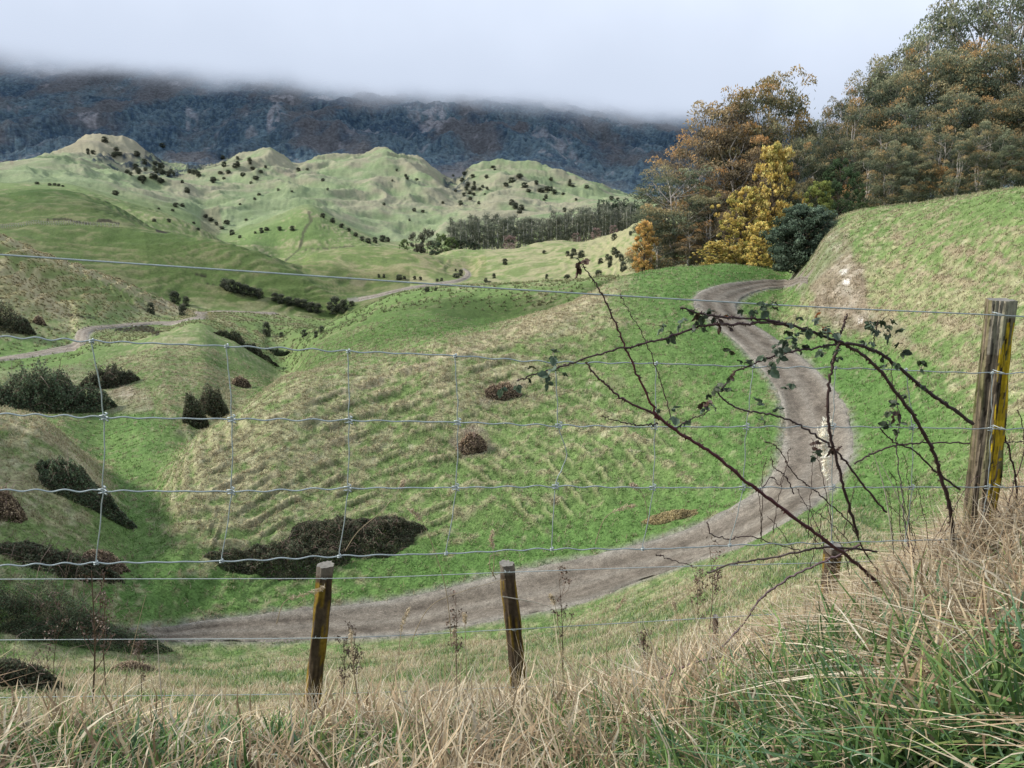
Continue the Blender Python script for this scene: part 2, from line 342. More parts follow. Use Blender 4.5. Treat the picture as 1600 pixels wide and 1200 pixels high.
for bx, by, rx, ry, s0, s1, val in BLOBS:
    k = sl(s0, s1); q = ((PX[k] - bx) / rx) ** 2 + ((PY[k] - by) / ry) ** 2
    w = np.exp(-q * 1.2) * 2.0
    dry[k] += w * val; wsum[k] += w
dry /= wsum
# streaks of dead grass: clumps pulled along the contour plus the terracette edge
cl = Rg(*NS, lambda x, y, k: 0.60 * fbm((x + .7 * y) / 3.4, (y - .7 * x) / 1.0, 3, 40, .65) + 0.5 * fbm(x / 0.5, y / 0.5, 2, 41, .7) * (1 - sstep(60, 110, GD[k])) + 0.32 * fbm(x / 9, y / 9, 2, 42))
near = 1 - sstep(110, 170, GD)
mid = bell(GD, 110, 170, 480, 600)
far = sstep(450, 620, GD)
nn = near * (cl * 0.95 + 0.20 * terr * np.clip(slope * 3, 0, 1) * (1 - .8 * sstep(60, 85, GD))) \
   + mid * (Rg(*MS, lambda x, y, k: 0.7 * fbm(x / 14, y / 14, 4, 43, .6) + 0.35 * fbm(x / 2.4, y / 2.4, 2, 44)) + 0.20 * terr2) \
   + far * (Rg(*FS, lambda x, y, k: 0.75 * fbm(x / 90, y / 90, 4, 45, .6) + 0.25 * fbm(x / 14, y / 14, 2, 46)) + 0.35 * (rf - 0.35))
tm = sstep(-0.20, 0.26, nn + (dry - 0.52) * 1.05)
tone = Rg(*NS, lambda x, y, k: fbm(x / 4.5, y / 4.5, 4, 47, .6)) * near + Rg(8, 20, lambda x, y, k: fbm(x / 22, y / 22, 4, 48, .6)) * (1 - near)
def mixc(A, B, t): return A + (B - A) * t[..., None]
g = mixc(np.broadcast_to(GREEN, GZ.shape + (3,)), np.broadcast_to(GREEN2, GZ.shape + (3,)), np.clip(.5 + 1.3 * tone, 0, 1))
g = mixc(g, np.broadcast_to(OLIVE, g.shape), np.clip(dry * 1.0 + mid * 0.22, 0, .85))
tn = mixc(np.broadcast_to(TAN, g.shape), np.broadcast_to(STRAW, g.shape), Rg(*NS, lambda x, y, k: sstep(0.1, .5, fbm(x / 0.8, y / 0.8, 2, 49))))
col = mixc(g, tn, tm * (0.56 * near + 0.52 * mid + 0.5 * far))
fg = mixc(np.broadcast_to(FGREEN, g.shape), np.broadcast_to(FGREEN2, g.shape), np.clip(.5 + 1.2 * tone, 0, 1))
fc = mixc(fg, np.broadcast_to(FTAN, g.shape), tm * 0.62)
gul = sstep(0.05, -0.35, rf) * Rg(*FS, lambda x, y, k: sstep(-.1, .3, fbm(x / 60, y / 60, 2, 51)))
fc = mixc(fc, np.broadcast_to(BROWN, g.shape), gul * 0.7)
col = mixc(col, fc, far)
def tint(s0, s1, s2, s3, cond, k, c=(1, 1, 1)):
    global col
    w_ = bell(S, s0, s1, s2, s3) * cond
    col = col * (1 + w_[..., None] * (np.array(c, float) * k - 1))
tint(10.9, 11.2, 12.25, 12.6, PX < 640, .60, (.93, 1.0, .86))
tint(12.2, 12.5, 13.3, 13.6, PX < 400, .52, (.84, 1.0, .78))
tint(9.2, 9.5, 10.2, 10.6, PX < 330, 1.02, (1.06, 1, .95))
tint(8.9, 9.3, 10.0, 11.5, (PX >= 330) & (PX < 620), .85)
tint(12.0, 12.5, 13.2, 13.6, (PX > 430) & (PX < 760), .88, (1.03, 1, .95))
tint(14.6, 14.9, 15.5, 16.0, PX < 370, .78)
tint(16.2, 16.8, 20.8, 21.0, PX < 1e4, 1.13, (1.0, 1.0, 1.14))  # distance haze painted in: far slopes paler and bluer
tint(7.0, 7.15, 8.3, 9.0, (PX > 470) & (PX < 960), .78, (.95, 1, .92))  # relief shading painted in: slopes behind the crests darkened
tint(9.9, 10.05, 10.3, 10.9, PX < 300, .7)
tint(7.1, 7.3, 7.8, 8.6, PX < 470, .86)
def ridge_tan(P, wd, s0, s1, k=.7): 
    global col
    m_ = line(P, wd, s0, s1) * k; col = mixc(col, np.broadcast_to(TAN * 1.02, col.shape), np.clip(m_ * sstep(-.6, .3, cl + .4 * (n_big)), 0, .8))
ridge_tan([(0,376),(60,399),(120,422),(180,440),(220,460),(262,478),(298,492)], 9, 9.3, 10.2)
ridge_tan([(0,420),(40,445),(80,480),(110,505)], 16, 9.0, 10.0, .55)
col = mixc(col, np.broadcast_to(TAN, col.shape), TRU * .42); col = col * (1 - .38 * TRD)[..., None]  # tan track edge, with its shadow line painted below
ridge_tan([(540,620),(620,590),(700,560),(780,530),(860,500),(920,470),(980,440)], 16, 5, 7.2, .55)
ridge_tan([(400,760),(500,700),(600,650),(690,600)], 12, 4.4, 7, .4)
ridge_tan([(0,655),(60,668),(110,710),(150,755),(175,795)], 12, 5, 7.1, .5)
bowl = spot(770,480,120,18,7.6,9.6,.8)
col = col * (1 - .36 * bowl)[..., None]  # shade inside the bowl painted into the ground colour
# dark scarp lines, slips and bare cuttings, in colour alone
dark = [line([(75,343),(95,341),(120,345),(150,349)], 2.2, 11.5, 13.2), line([(152,344),(170,345),(186,350)], 2.4, 11.5, 13.2), line([(245,358),(262,362)], 2, 11.5, 12.7),
        line([(183,515),(205,516),(225,515),(246,521)], 5.5, 7.5, 9.2), line([(110,493),(125,495),(148,497)], 2.2, 9, 10.5), line([(305,427),(322,429)], 1.8, 11, 12.3), line([(322,440),(338,441)], 1.8, 11, 12.3),
        line([(205,512),(225,510),(240,514)], 2.5, 7.5, 9.2)]
dk = np.clip(sum(dark), 0, 1)
col = mixc(col, np.broadcast_to(C(.022, .018, .014), g.shape), dk * 0.9)
bare = (spot(1300,430,46,95,4.6,6.6,1.0,-.25) + spot(1350,500,80,22,4.6,6.5,.75,.4) + spot(1262,425,26,26,4.6,6.8,.9) + spot(320,470,40,14,9,11,.4) + spot(250,480,45,14,9,10.5,.45) + spot(560,440,14,6,11,13,.5) + spot(490,274,5,8,16,18.6,.6)
        + spot(455,278,9,10,16,18.6,.6) + spot(20,266,9,5,15,18.6,.9) + spot(1330,430,12,12,4.6,6.5,.5) + spot(860,780,18,9,4,6,.5) + spot(738,690,34,26,4,6,.7) + spot(785,612,40,16,4,7,.6,-.5)
        + spot(960,600,16,10,4,7,.4) + spot(330,350,18,20,15,18.6,.55) + spot(60,600,150,26,7,9,.35) + spot(200,625,40,22,7,9,.55) + spot(300,675,30,8,6.8,8.5,.45))
bare = np.clip(bare, 0, 1)
bc = mixc(np.broadcast_to(C(.20, .155, .115), g.shape), np.broadcast_to(C(.36, .31, .25), g.shape), Rg(*NS, lambda x, y, k: sstep(-.2, .5, fbm(x / 1.2, y / 1.2, 3, 52))) + sstep(900, 1100, GD))
col = mixc(col, bc, bare * 0.85)
chalk = spot(1318,425,6,6,4.6,6.6,1) + spot(1322,441,6,4,4.6,6.6,1) + spot(1345,500,5,4,4.6,6.6,.9) + spot(22,265,6,3,15,18.6,.8)
col = mixc(col, np.broadcast_to(C(.55, .52, .47), g.shape), np.clip(chalk, 0, 1) * .9)
# tan bands on the right hand hill and tracks of dead grass over the main hill
band = sum(line(P, wd, 4.6, 6.6) * k for P, wd, k in [([(1400,372),(1470,388),(1540,402),(1620,415)], 12, .7), ([(1380,412),(1440,428),(1500,440),(1600,452)], 10, .6), ([(1450,340),(1520,350),(1600,362)], 8, .45),
     ([(1340,470),(1400,488),(1500,505),(1600,520)], 14, .6), ([(1400,540),(1480,560),(1560,590),(1620,600)], 12, .5), ([(1420,352),(1500,372),(1560,378),(1620,385)], 6, .5)])
col = mixc(col, np.broadcast_to(C(.26, .205, .14), g.shape), np.clip(band, 0, .8) * sstep(-.35, .1, cl))
# fence and hedge lines on far hills
hl = line([(483,334),(486,345),(476,362),(471,378),(469,386)], 3.4, 14.3, 16.5) + line([(469,386),(455,400),(440,412)], 1.8, 14, 16.5) + line([(471,388),(500,388),(530,386),(555,384)], 1.3, 14, 16.3) + line([(598,242),(575,262),(560,272),(555,292)], 2.0, 16.8, 18.5) \
   + line([(36,396),(60,400)], 1, 11, 12)
col = mixc(col, np.broadcast_to(C(.07, .065, .045), g.shape), np.clip(hl, 0, 1) * .75)
pale = line([(600,250),(570,270),(540,290),(515,300)], 3, 16.8, 18.5)
col = mixc(col, np.broadcast_to(C(.33, .31, .22), g.shape), np.clip(pale, 0, 1) * .7)
# native bush on the tan peak and the far gullies
fb = np.clip(spot(190,262,55,16,17,19.2,1) * Rg(16, 20, lambda x, y, k: sstep(-.1, .15, fbm(x / 16, y / 16, 3, 54))) + spot(290,285,70,18,16.6,18.6,1) * Rg(16, 20, lambda x, y, k: sstep(0, .12, fbm(x / 14, y / 14, 3, 55))) + spot(350,262,70,14,17,18.9,1) * Rg(16, 20, lambda x, y, k: sstep(.02, .12, fbm(x / 14, y / 14, 3, 56)))
     + spot(820,290,45,16,16.6,18.6,1) * Rg(16, 20, lambda x, y, k: sstep(.0, .12, fbm(x / 18, y / 18, 3, 57))) + spot(715,290,20,30,16.5,18.7,.9) * Rg(16, 20, lambda x, y, k: sstep(-.05, .12, fbm(x / 14, y / 14, 3, 58))) + spot(235,255,40,12,17.5,19.5,1) * Rg(16, 20, lambda x, y, k: sstep(-.1, .12, fbm(x / 14, y / 14, 3, 59))), 0, 1)
peak = spot(165,238,75,26,17.3,19.2,.9)
col = mixc(col, np.broadcast_to(C(.30, .26, .19), g.shape), np.clip(peak, 0, 1) * .8)
col = mixc(col, np.broadcast_to(C(.034, .048, .056), g.shape), fb)
GZ += fb * 4 * (0.5 + Rg(16, 20, lambda x, y, k: fbm(x / 8, y / 8, 2, 60)))
# mountains
mw_ = sstep(1480, 1580, GD + Rg(17, 21, lambda x, y, k: 60 * fbm(x / 40, y / 40, 3, 63)))
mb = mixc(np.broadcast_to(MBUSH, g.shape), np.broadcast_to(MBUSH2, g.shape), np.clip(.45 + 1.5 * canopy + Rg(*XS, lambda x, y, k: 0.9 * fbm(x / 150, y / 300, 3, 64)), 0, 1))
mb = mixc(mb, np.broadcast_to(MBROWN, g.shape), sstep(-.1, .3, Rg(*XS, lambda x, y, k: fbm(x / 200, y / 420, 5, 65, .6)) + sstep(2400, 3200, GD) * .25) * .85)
rk = np.clip(spot(430,195,10,22,18.5,24,1,.35) + spot(440,160,22,8,18.5,24,.8) + spot(505,160,22,8,18.5,24,1) + spot(680,200,26,18,18.5,24,1) + spot(650,190,14,14,18.5,24,.6) + spot(140,200,16,8,18.5,24,.8) + spot(760,215,14,6,18.5,24,.8)
     + spot(870,245,50,8,18.5,24,.8,.45) + spot(60,110,30,14,18.5,24,.6) + spot(300,185,10,10,18.5,24,.7) + spot(930,170,60,10,18.5,24,.5) + spot(1030,240,20,8,18.5,24,.4)+ spot(390,130,60,8,18.5,24,.4)+ spot(560,230,20,6,18.5,24,.4), 0, 1)
rk = np.clip(.85 * rk * Rg(*XS, lambda x, y, k: sstep(-.25, .15, fbm(x / 26, y / 60, 3, 66))), 0, 1)
slips = Rg(*XS, lambda x, y, k: sstep(.30, .46, fbm(x / 60, y / 130, 4, 67, .6))); rk = np.clip(rk + .55 * slips, 0, 1)
mb = mixc(mb, np.broadcast_to(MROCK, g.shape), rk * .8)
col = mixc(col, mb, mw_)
# road verge: bare gravel fade
vg = sstep(0.55, -0.1, RD + Rg(3, 13, lambda x, y, k: 0.35 * fbm(x / 0.7, y / 0.7, 3, 70)))
col = mixc(col, np.broadcast_to(C(.20, .185, .165), g.shape), vg * .8)
gv = bell(RD, 0.3, 0.6, 2.0, 4.5) * (GD < 90)
col = mixc(col, np.broadcast_to(GREEN, g.shape), gv * .5 * (1 - tm * .6))
# general light and dark mottling
mott = 1 + 0.42 * near * Rg(*NS, lambda x, y, k: fbm(x / 0.45, y / 0.45, 3, 71, .7)) + .18 * mid * Rg(*MS, lambda x, y, k: fbm(x / 3, y / 3, 3, 72, .7)) + .2 * far * Rg(*FS, lambda x, y, k: fbm(x / 25, y / 25, 3, 73, .7))
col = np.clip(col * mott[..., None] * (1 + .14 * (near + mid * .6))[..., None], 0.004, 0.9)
# distance haze is painted into the far slope and mountain colours above

def grid_mesh(name, r0, r1, mat, kind='structure'):
    n = r1 - r0
    co = np.stack([GX[r0:r1], GY[r0:r1], GZ[r0:r1]], -1).reshape(-1, 3)
    i = np.arange(n - 1)[:, None] * NC + np.arange(NC - 1)[None, :]
    f = np.stack([i, i + 1, i + NC + 1, i + NC], -1).reshape(-1, 4)
    me = bpy.data.meshes.new(name)
    me.vertices.add(len(co)); me.vertices.foreach_set('co', co.ravel().astype(np.float32))
    me.loops.add(f.size); me.loops.foreach_set('vertex_index', f.ravel().astype(np.int32))
    me.polygons.add(len(f)); me.polygons.foreach_set('loop_start', np.arange(0, f.size, 4, dtype=np.int32)); me.polygons.foreach_set('loop_total', np.full(len(f), 4, dtype=np.int32))
    me.polygons.foreach_set('use_smooth', np.ones(len(f), bool))
    me.update(calc_edges=True)
    ca = me.color_attributes.new('Col', 'FLOAT_COLOR', 'POINT')
    cc = np.concatenate([col[r0:r1].reshape(-1, 3), np.ones((len(co), 1))], 1)
    ca.data.foreach_set('color', cc.ravel().astype(np.float32))
    me.materials.append(mat)
    o = bpy.data.objects.new(name, me); COL.objects.link(o); o['kind'] = kind
    return o

# ------------------------------------------------------------------ materials
def nmat(name):
    m = bpy.data.materials.new(name); m.use_nodes = True; nt = m.node_tree
    return m, nt, nt.nodes['Principled BSDF']
def N(nt, t, **kw):
    n = nt.nodes.new(t)
    for k, v in kw.items(): setattr(n, k, v)
    return n
def noise_tex(nt, scale, detail=4, rough=.6, coord='Object', stretch=None):
    tc = N(nt, 'ShaderNodeTexCoord'); n = N(nt, 'ShaderNodeTexNoise'); n.inputs['Scale'].default_value = scale; n.inputs['Detail'].default_value = detail; n.inputs['Roughness'].default_value = rough
    if stretch:
        mp = N(nt, 'ShaderNodeMapping'); mp.inputs['Scale'].default_value = stretch
        nt.links.new(tc.outputs[coord], mp.inputs['Vector']); nt.links.new(mp.outputs['Vector'], n.inputs['Vector'])
    else: nt.links.new(tc.outputs[coord], n.inputs['Vector'])
    return n
def vcol_mat(name, nscale, amt, bump=0.0, bdist=.05, rough=.9, spec=.1, second=None, obj_rand=0.0, transl=0.0):
    """vertex colour multiplied by world-space noise"""
    m, nt, b = nmat(name)
    a = N(nt, 'ShaderNodeAttribute', attribute_name='Col')
    n = noise_tex(nt, nscale)
    mr = N(nt, 'ShaderNodeMapRange'); mr.inputs[1].default_value = .25; mr.inputs[2].default_value = .75; mr.inputs[3].default_value = 1 - amt; mr.inputs[4].default_value = 1 + amt
    nt.links.new(n.outputs['Fac'], mr.inputs[0])
    val = mr.outputs[0]
    if second:
        n2 = noise_tex(nt, second[0]); m2 = N(nt, 'ShaderNodeMapRange'); m2.inputs[1].default_value = .25; m2.inputs[2].default_value = .75; m2.inputs[3].default_value = 1 - second[1]; m2.inputs[4].default_value = 1 + second[1]
        nt.links.new(n2.outputs['Fac'], m2.inputs[0]); mm = N(nt, 'ShaderNodeMath', operation='MULTIPLY'); nt.links.new(val, mm.inputs[0]); nt.links.new(m2.outputs[0], mm.inputs[1]); val = mm.outputs[0]
    if obj_rand:
        oi = N(nt, 'ShaderNodeObjectInfo'); m3 = N(nt, 'ShaderNodeMapRange'); m3.inputs[3].default_value = 1 - obj_rand; m3.inputs[4].default_value = 1 + obj_rand
        nt.links.new(oi.outputs['Random'], m3.inputs[0]); mm = N(nt, 'ShaderNodeMath', operation='MULTIPLY'); nt.links.new(val, mm.inputs[0]); nt.links.new(m3.outputs[0], mm.inputs[1]); val = mm.outputs[0]
    vm = N(nt, 'ShaderNodeVectorMath', operation='SCALE'); nt.links.new(a.outputs['Color'], vm.inputs[0]); nt.links.new(val, vm.inputs['Scale'])
    nt.links.new(vm.outputs[0], b.inputs['Base Color'])
    b.inputs['Roughness'].default_value = rough; b.inputs['Specular IOR Level'].default_value = spec
    if bump:
        bp = N(nt, 'ShaderNodeBump'); bp.inputs['Strength'].default_value = bump; bp.inputs['Distance'].default_value = bdist
        nt.links.new(n.outputs['Fac'], bp.inputs['Height']); nt.links.new(bp.outputs['Normal'], b.inputs['Normal'])
    if transl:
        tr = N(nt, 'ShaderNodeBsdfTranslucent'); mx = N(nt, 'ShaderNodeMixShader'); mx.inputs[0].default_value = transl
        nt.links.new(vm.outputs[0], tr.inputs['Color']); nt.links.new(b.outputs[0], mx.inputs[1]); nt.links.new(tr.outputs[0], mx.inputs[2])
        nt.links.new(mx.outputs[0], nt.nodes['Material Output'].inputs['Surface'])
    return m
M = {}
M['turf'] = vcol_mat('turf', 9.0, .45, .9, .12, second=(2.2, .2))
M['hill'] = vcol_mat('hill_pasture', 1.2, .25, .6, .4, second=(.25, .12))
M['mount'] = vcol_mat('mountain_bush', .12, .45, 1.0, 6.0, second=(.03, .2))

r_hill = int(np.searchsorted(SEG, 9.0)); r_mt = int(np.searchsorted(SEG, 21.0))
near_ground = grid_mesh('ground', 0, r_hill + 1, M['turf'])
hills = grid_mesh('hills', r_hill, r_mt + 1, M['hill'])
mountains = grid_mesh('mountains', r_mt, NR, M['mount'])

# ------------------------------------------------------------------ roads
def road_mesh(name, A, B, nx, lift, mat):
    co = []; cc = []; n = len(A)
    s = 0
    for i in range(n):
        if i: s += np.linalg.norm((A[i] + B[i] - A[i-1] - B[i-1])[:2]) / 2
        wdt = np.linalg.norm((A[i] - B[i])[:2])
        for k in range(nx):
            u = k / (nx - 1)
            p = A[i] * (1 - u) + B[i] * u
            jag = .22 * float(noise(s / 0.7, u * 3, 5)) + .25 * float(noise(s / 3.1, u * 3, 6)) if k in (0, nx - 1) else 0
            p = p + (A[i] - B[i]) * jag / max(wdt, .1) * 1.5
            z = ground(p[0], p[1]) + lift - (lift + 0.05 if k in (0, nx - 1) else 0)
            co.append((p[0], p[1], z)); cc.append((s, u))
    return co, cc, n
def build_road(name, A, B, nx, lift, amp=1.0, lite=1.0):
    co, cc, n = road_mesh(name, A, B, nx, lift, None)
    co = np.array(co); cc = np.array(cc)
    s, u = cc[:, 0], cc[:, 1]
    # wheel tracks packed darker and browner, loose grey stone at the edges and crown
    base = np.broadcast_to(C(.185, .162, .140), (len(s), 3)).copy()
    edge = sstep(.20, .02, u) + sstep(.80, .98, u)
    tr = np.exp(-((u - .30) / .09) ** 2) + np.exp(-((u - .70) / .09) ** 2)
    crown = np.exp(-((u - .52) / .05) ** 2)
    nz = fbm(s / 3.0, u * 3, 4, 81); nz2 = fbm(co[:, 0] / .8, co[:, 1] / .8, 3, 82)
    c = mixc(base, np.broadcast_to(C(.235, .22, .20), base.shape), np.clip(edge * (.75 + nz) + crown * .25, 0, 1))
    c = mixc(c, np.broadcast_to(C(.105, .088, .074), base.shape), np.clip(tr * (.55 + 1.4 * nz), 0, .9))
    c = mixc(c, np.broadcast_to(C(.10, .085, .07), base.shape), sstep(.12, .4, fbm(s / 9, u * 4, 4, 83)) * .5); c *= (1 + .35 * nz2)[:, None] * np.array([1.0, 1, .94]) * lite
    co[:, 2] -= 0.035 * np.clip(tr, 0, 1) * amp
    me = bpy.data.meshes.new(name)
    f = [(i * nx + k, i * nx + k + 1, (i + 1) * nx + k + 1, (i + 1) * nx + k) for i in range(n - 1) for k in range(nx - 1)]
    me.from_pydata(co.tolist(), [], f); me.update()
    if me.polygons[len(f) // 2].normal.z < 0: me.flip_normals()
    ca = me.color_attributes.new('Col', 'FLOAT_COLOR', 'POINT'); ca.data.foreach_set('color', np.concatenate([np.clip(c, 0, 1), np.ones((len(c), 1))], 1).ravel().astype(np.float32))
    me.polygons.foreach_set('use_smooth', np.ones(len(f), bool)); me.materials.append(M['gravel'])
    o = bpy.data.objects.new(name, me); COL.objects.link(o); o['kind'] = 'structure'; return o
M['gravel'] = vcol_mat('gravel', 16.0, .55, .9, .05, second=(3.5, .35))
mA, mB = road_edges(ROAD_L, ROAD_R, 620, 20, it=6)
build_road('road', mA, mB, 25, 0.06)
build_road('road', *road_edges(LEFT_L, LEFT_R, 260, 100, it=3), 7, 0.16, lite=1.45)
build_road('road', *road_edges(MID_L, MID_R, 100, 190, it=2), 5, 0.30, lite=1.35)
# ------------------------------------------------------------------ helpers for things
def groundv(x, y):
    x = np.asarray(x, float); y = np.asarray(y, float); d = np.hypot(x, y); a = np.arctan2(x, y)
    j = np.clip(np.searchsorted(AZ, a) - 1, 0, NC - 2); w = (a - AZ[j]) / (AZ[j+1] - AZ[j]); out = np.zeros(x.shape)
    o = np.argsort(j, kind='stable'); js = j[o]; cuts = np.nonzero(np.diff(js))[0] + 1
    for blk in np.split(o, cuts):
        if len(blk) == 0: continue
        c = j[blk[0]]; z0 = np.interp(d[blk], GD[:, c], GZ[:, c]); z1 = np.interp(d[blk], GD[:, c+1], GZ[:, c+1])
        out[blk] = z0 * (1 - w[blk]) + z1 * w[blk]
    return out
def npmesh(name, V, Fc, colr, mat, smooth=True):
    """V (n,3); Fc (m,k) index array; colr (n,3)"""
    me = bpy.data.meshes.new(name); V = np.asarray(V, np.float32); Fs = Fc if isinstance(Fc, list) else [Fc]
    me.vertices.add(len(V)); me.vertices.foreach_set('co', V.ravel())
    li = np.concatenate([f.ravel() for f in Fs]).astype(np.int32); tot = np.concatenate([np.full(len(f), f.shape[1]) for f in Fs]).astype(np.int32)
    st = np.concatenate([[0], np.cumsum(tot)[:-1]]).astype(np.int32)
    me.loops.add(len(li)); me.loops.foreach_set('vertex_index', li)
    me.polygons.add(len(tot)); me.polygons.foreach_set('loop_start', st); me.polygons.foreach_set('loop_total', tot)
    me.polygons.foreach_set('use_smooth', np.full(len(tot), smooth)); me.update(calc_edges=True)
    ca = me.color_attributes.new('Col', 'FLOAT_COLOR', 'POINT'); cc = np.ones((len(V), 4), np.float32); cc[:, :3] = np.clip(colr, 0, 1); ca.data.foreach_set('color', cc.ravel())
    me.materials.append(mat); return me
def link(name, me, parent=None):
    o = bpy.data.objects.new(name, me); COL.objects.link(o)
    if parent is not None: o.parent = parent
    return o
def tag(o, label=None, cat=None, group=None, kind=None):
    if label: o['label'] = label
    if cat: o['category'] = cat
    if group: o['group'] = group
    if kind: o['kind'] = kind
    return o
def empty(name, loc=(0, 0, 0), rz=0):
    o = bpy.data.objects.new(name, None); COL.objects.link(o); o.location = loc; o.rotation_euler = (0, 0, rz); o.empty_display_size = .2; return o
def dup(root, loc, rz=0, sc=(1, 1, 1), label=None, group=None):
    r = root.copy(); COL.objects.link(r); r.location = loc; r.rotation_euler = (0, 0, rz); r.scale = sc
    if label: r['label'] = label
    if group: r['group'] = group
    for ch in root.children:
        c = ch.copy(); COL.objects.link(c); c.parent = r
    return r
class Geo:
    def __init__(s): s.V = []; s.F3 = []; s.F4 = []; s.C = []; s.n = 0
    def add(s, V, F, c):
        V = np.asarray(V, float); F = np.asarray(F); c = np.asarray(c, float)
        if c.ndim == 1: c = np.broadcast_to(c, (len(V), 3))
        (s.F4 if F.shape[1] == 4 else s.F3).append(F + s.n); s.V.append(V); s.C.append(c); s.n += len(V)
    def mesh(s, name, mat, smooth=True):
        Fs = []
        if s.F3: Fs.append(np.concatenate(s.F3))
        if s.F4: Fs.append(np.concatenate(s.F4))
        return npmesh(name, np.concatenate(s.V), Fs, np.concatenate(s.C), mat, smooth)
def tube(g, P, Rr, c0, c1=None, k=6, cap=True):
    P = np.asarray(P, float); n = len(P); Rr = np.broadcast_to(np.asarray(Rr, float), (n,))
    T = np.gradient(P, axis=0); T /= np.maximum(1e-9, np.linalg.norm(T, axis=1))[:, None]
    ref = np.array([0, 0, 1.]) if abs(T[:, 2]).mean() < .8 else np.array([1., 0, 0])
    U = np.cross(T, ref); U /= np.maximum(1e-9, np.linalg.norm(U, axis=1))[:, None]; W = np.cross(T, U)
    a = np.arange(k) / k * 2 * np.pi
    V = (P[:, None, :] + Rr[:, None, None] * (np.cos(a)[None, :, None] * U[:, None, :] + np.sin(a)[None, :, None] * W[:, None, :])).reshape(-1, 3)
    i = np.arange(n - 1)[:, None] * k + np.arange(k)[None, :]; j = np.arange(n - 1)[:, None] * k + (np.arange(k)[None, :] + 1) % k
    Fq = np.stack([i, j, j + k, i + k], -1).reshape(-1, 4)
    c0 = np.asarray(c0, float); c1 = c0 if c1 is None else np.asarray(c1, float)
    cc = (c0[None, :] + (c1 - c0)[None, :] * np.linspace(0, 1, n)[:, None]).repeat(k, 0)
    g.add(V, Fq, cc)
    if cap:
        g.add(np.vstack([V[-k:], P[-1:]]), np.array([[q, (q + 1) % k, k] for q in range(k)]), cc[-1])
def spline(P, n):
    P = np.asarray(P, float); k = np.arange(len(P)); u = np.linspace(0, len(P) - 1, n)
    # catmull-rom
    i = np.clip(u.astype(int), 0, len(P) - 2); t = (u - i)[:, None]
    p0 = P[np.maximum(i - 1, 0)]; p1 = P[i]; p2 = P[i + 1]; p3 = P[np.minimum(i + 2, len(P) - 1)]
    return .5 * (2 * p1 + (p2 - p0) * t + (2 * p0 - 5 * p1 + 4 * p2 - p3) * t**2 + (3 * p1 - p0 - 3 * p2 + p3) * t**3)
def leaves(g, P, L, W, c, r, droop=0.0, up=None):
    """diamond leaves at P: lengths L, widths W, colour per leaf"""
    n = len(P); d = r.normal(size=(n, 3)); d[:, 2] -= droop; d /= np.linalg.norm(d, axis=1)[:, None]
    e = np.cross(d, r.normal(size=(n, 3))); e /= np.maximum(1e-9, np.linalg.norm(e, axis=1))[:, None]
    L = np.broadcast_to(L, (n,))[:, None]; W = np.broadcast_to(W, (n,))[:, None]
    V = np.stack([P - d * L * .5, P + e * W * .5 + d * L * .05, P + d * L * .5, P - e * W * .5 + d * L * .05], 1).reshape(-1, 3)
    Fq = np.arange(4 * n).reshape(-1, 4); g.add(V, Fq, np.repeat(c, 4, 0))
def mat_simple(name, amt=.25, rough=.85, spec=.1, sc=3.0, rnd=.0, transl=0.0): return vcol_mat(name, sc, amt, 0, rough=rough, spec=spec, obj_rand=rnd, transl=transl)
M['leaf'] = mat_simple('leaf', .18, .7, .15, .8, .12, .38)
M['bark'] = mat_simple('bark', .35, .9, .05, 4.0, .1)
def lerp(a, b, t): return np.asarray(a)[None, :] + (np.asarray(b) - np.asarray(a))[None, :] * np.asarray(t)[:, None]

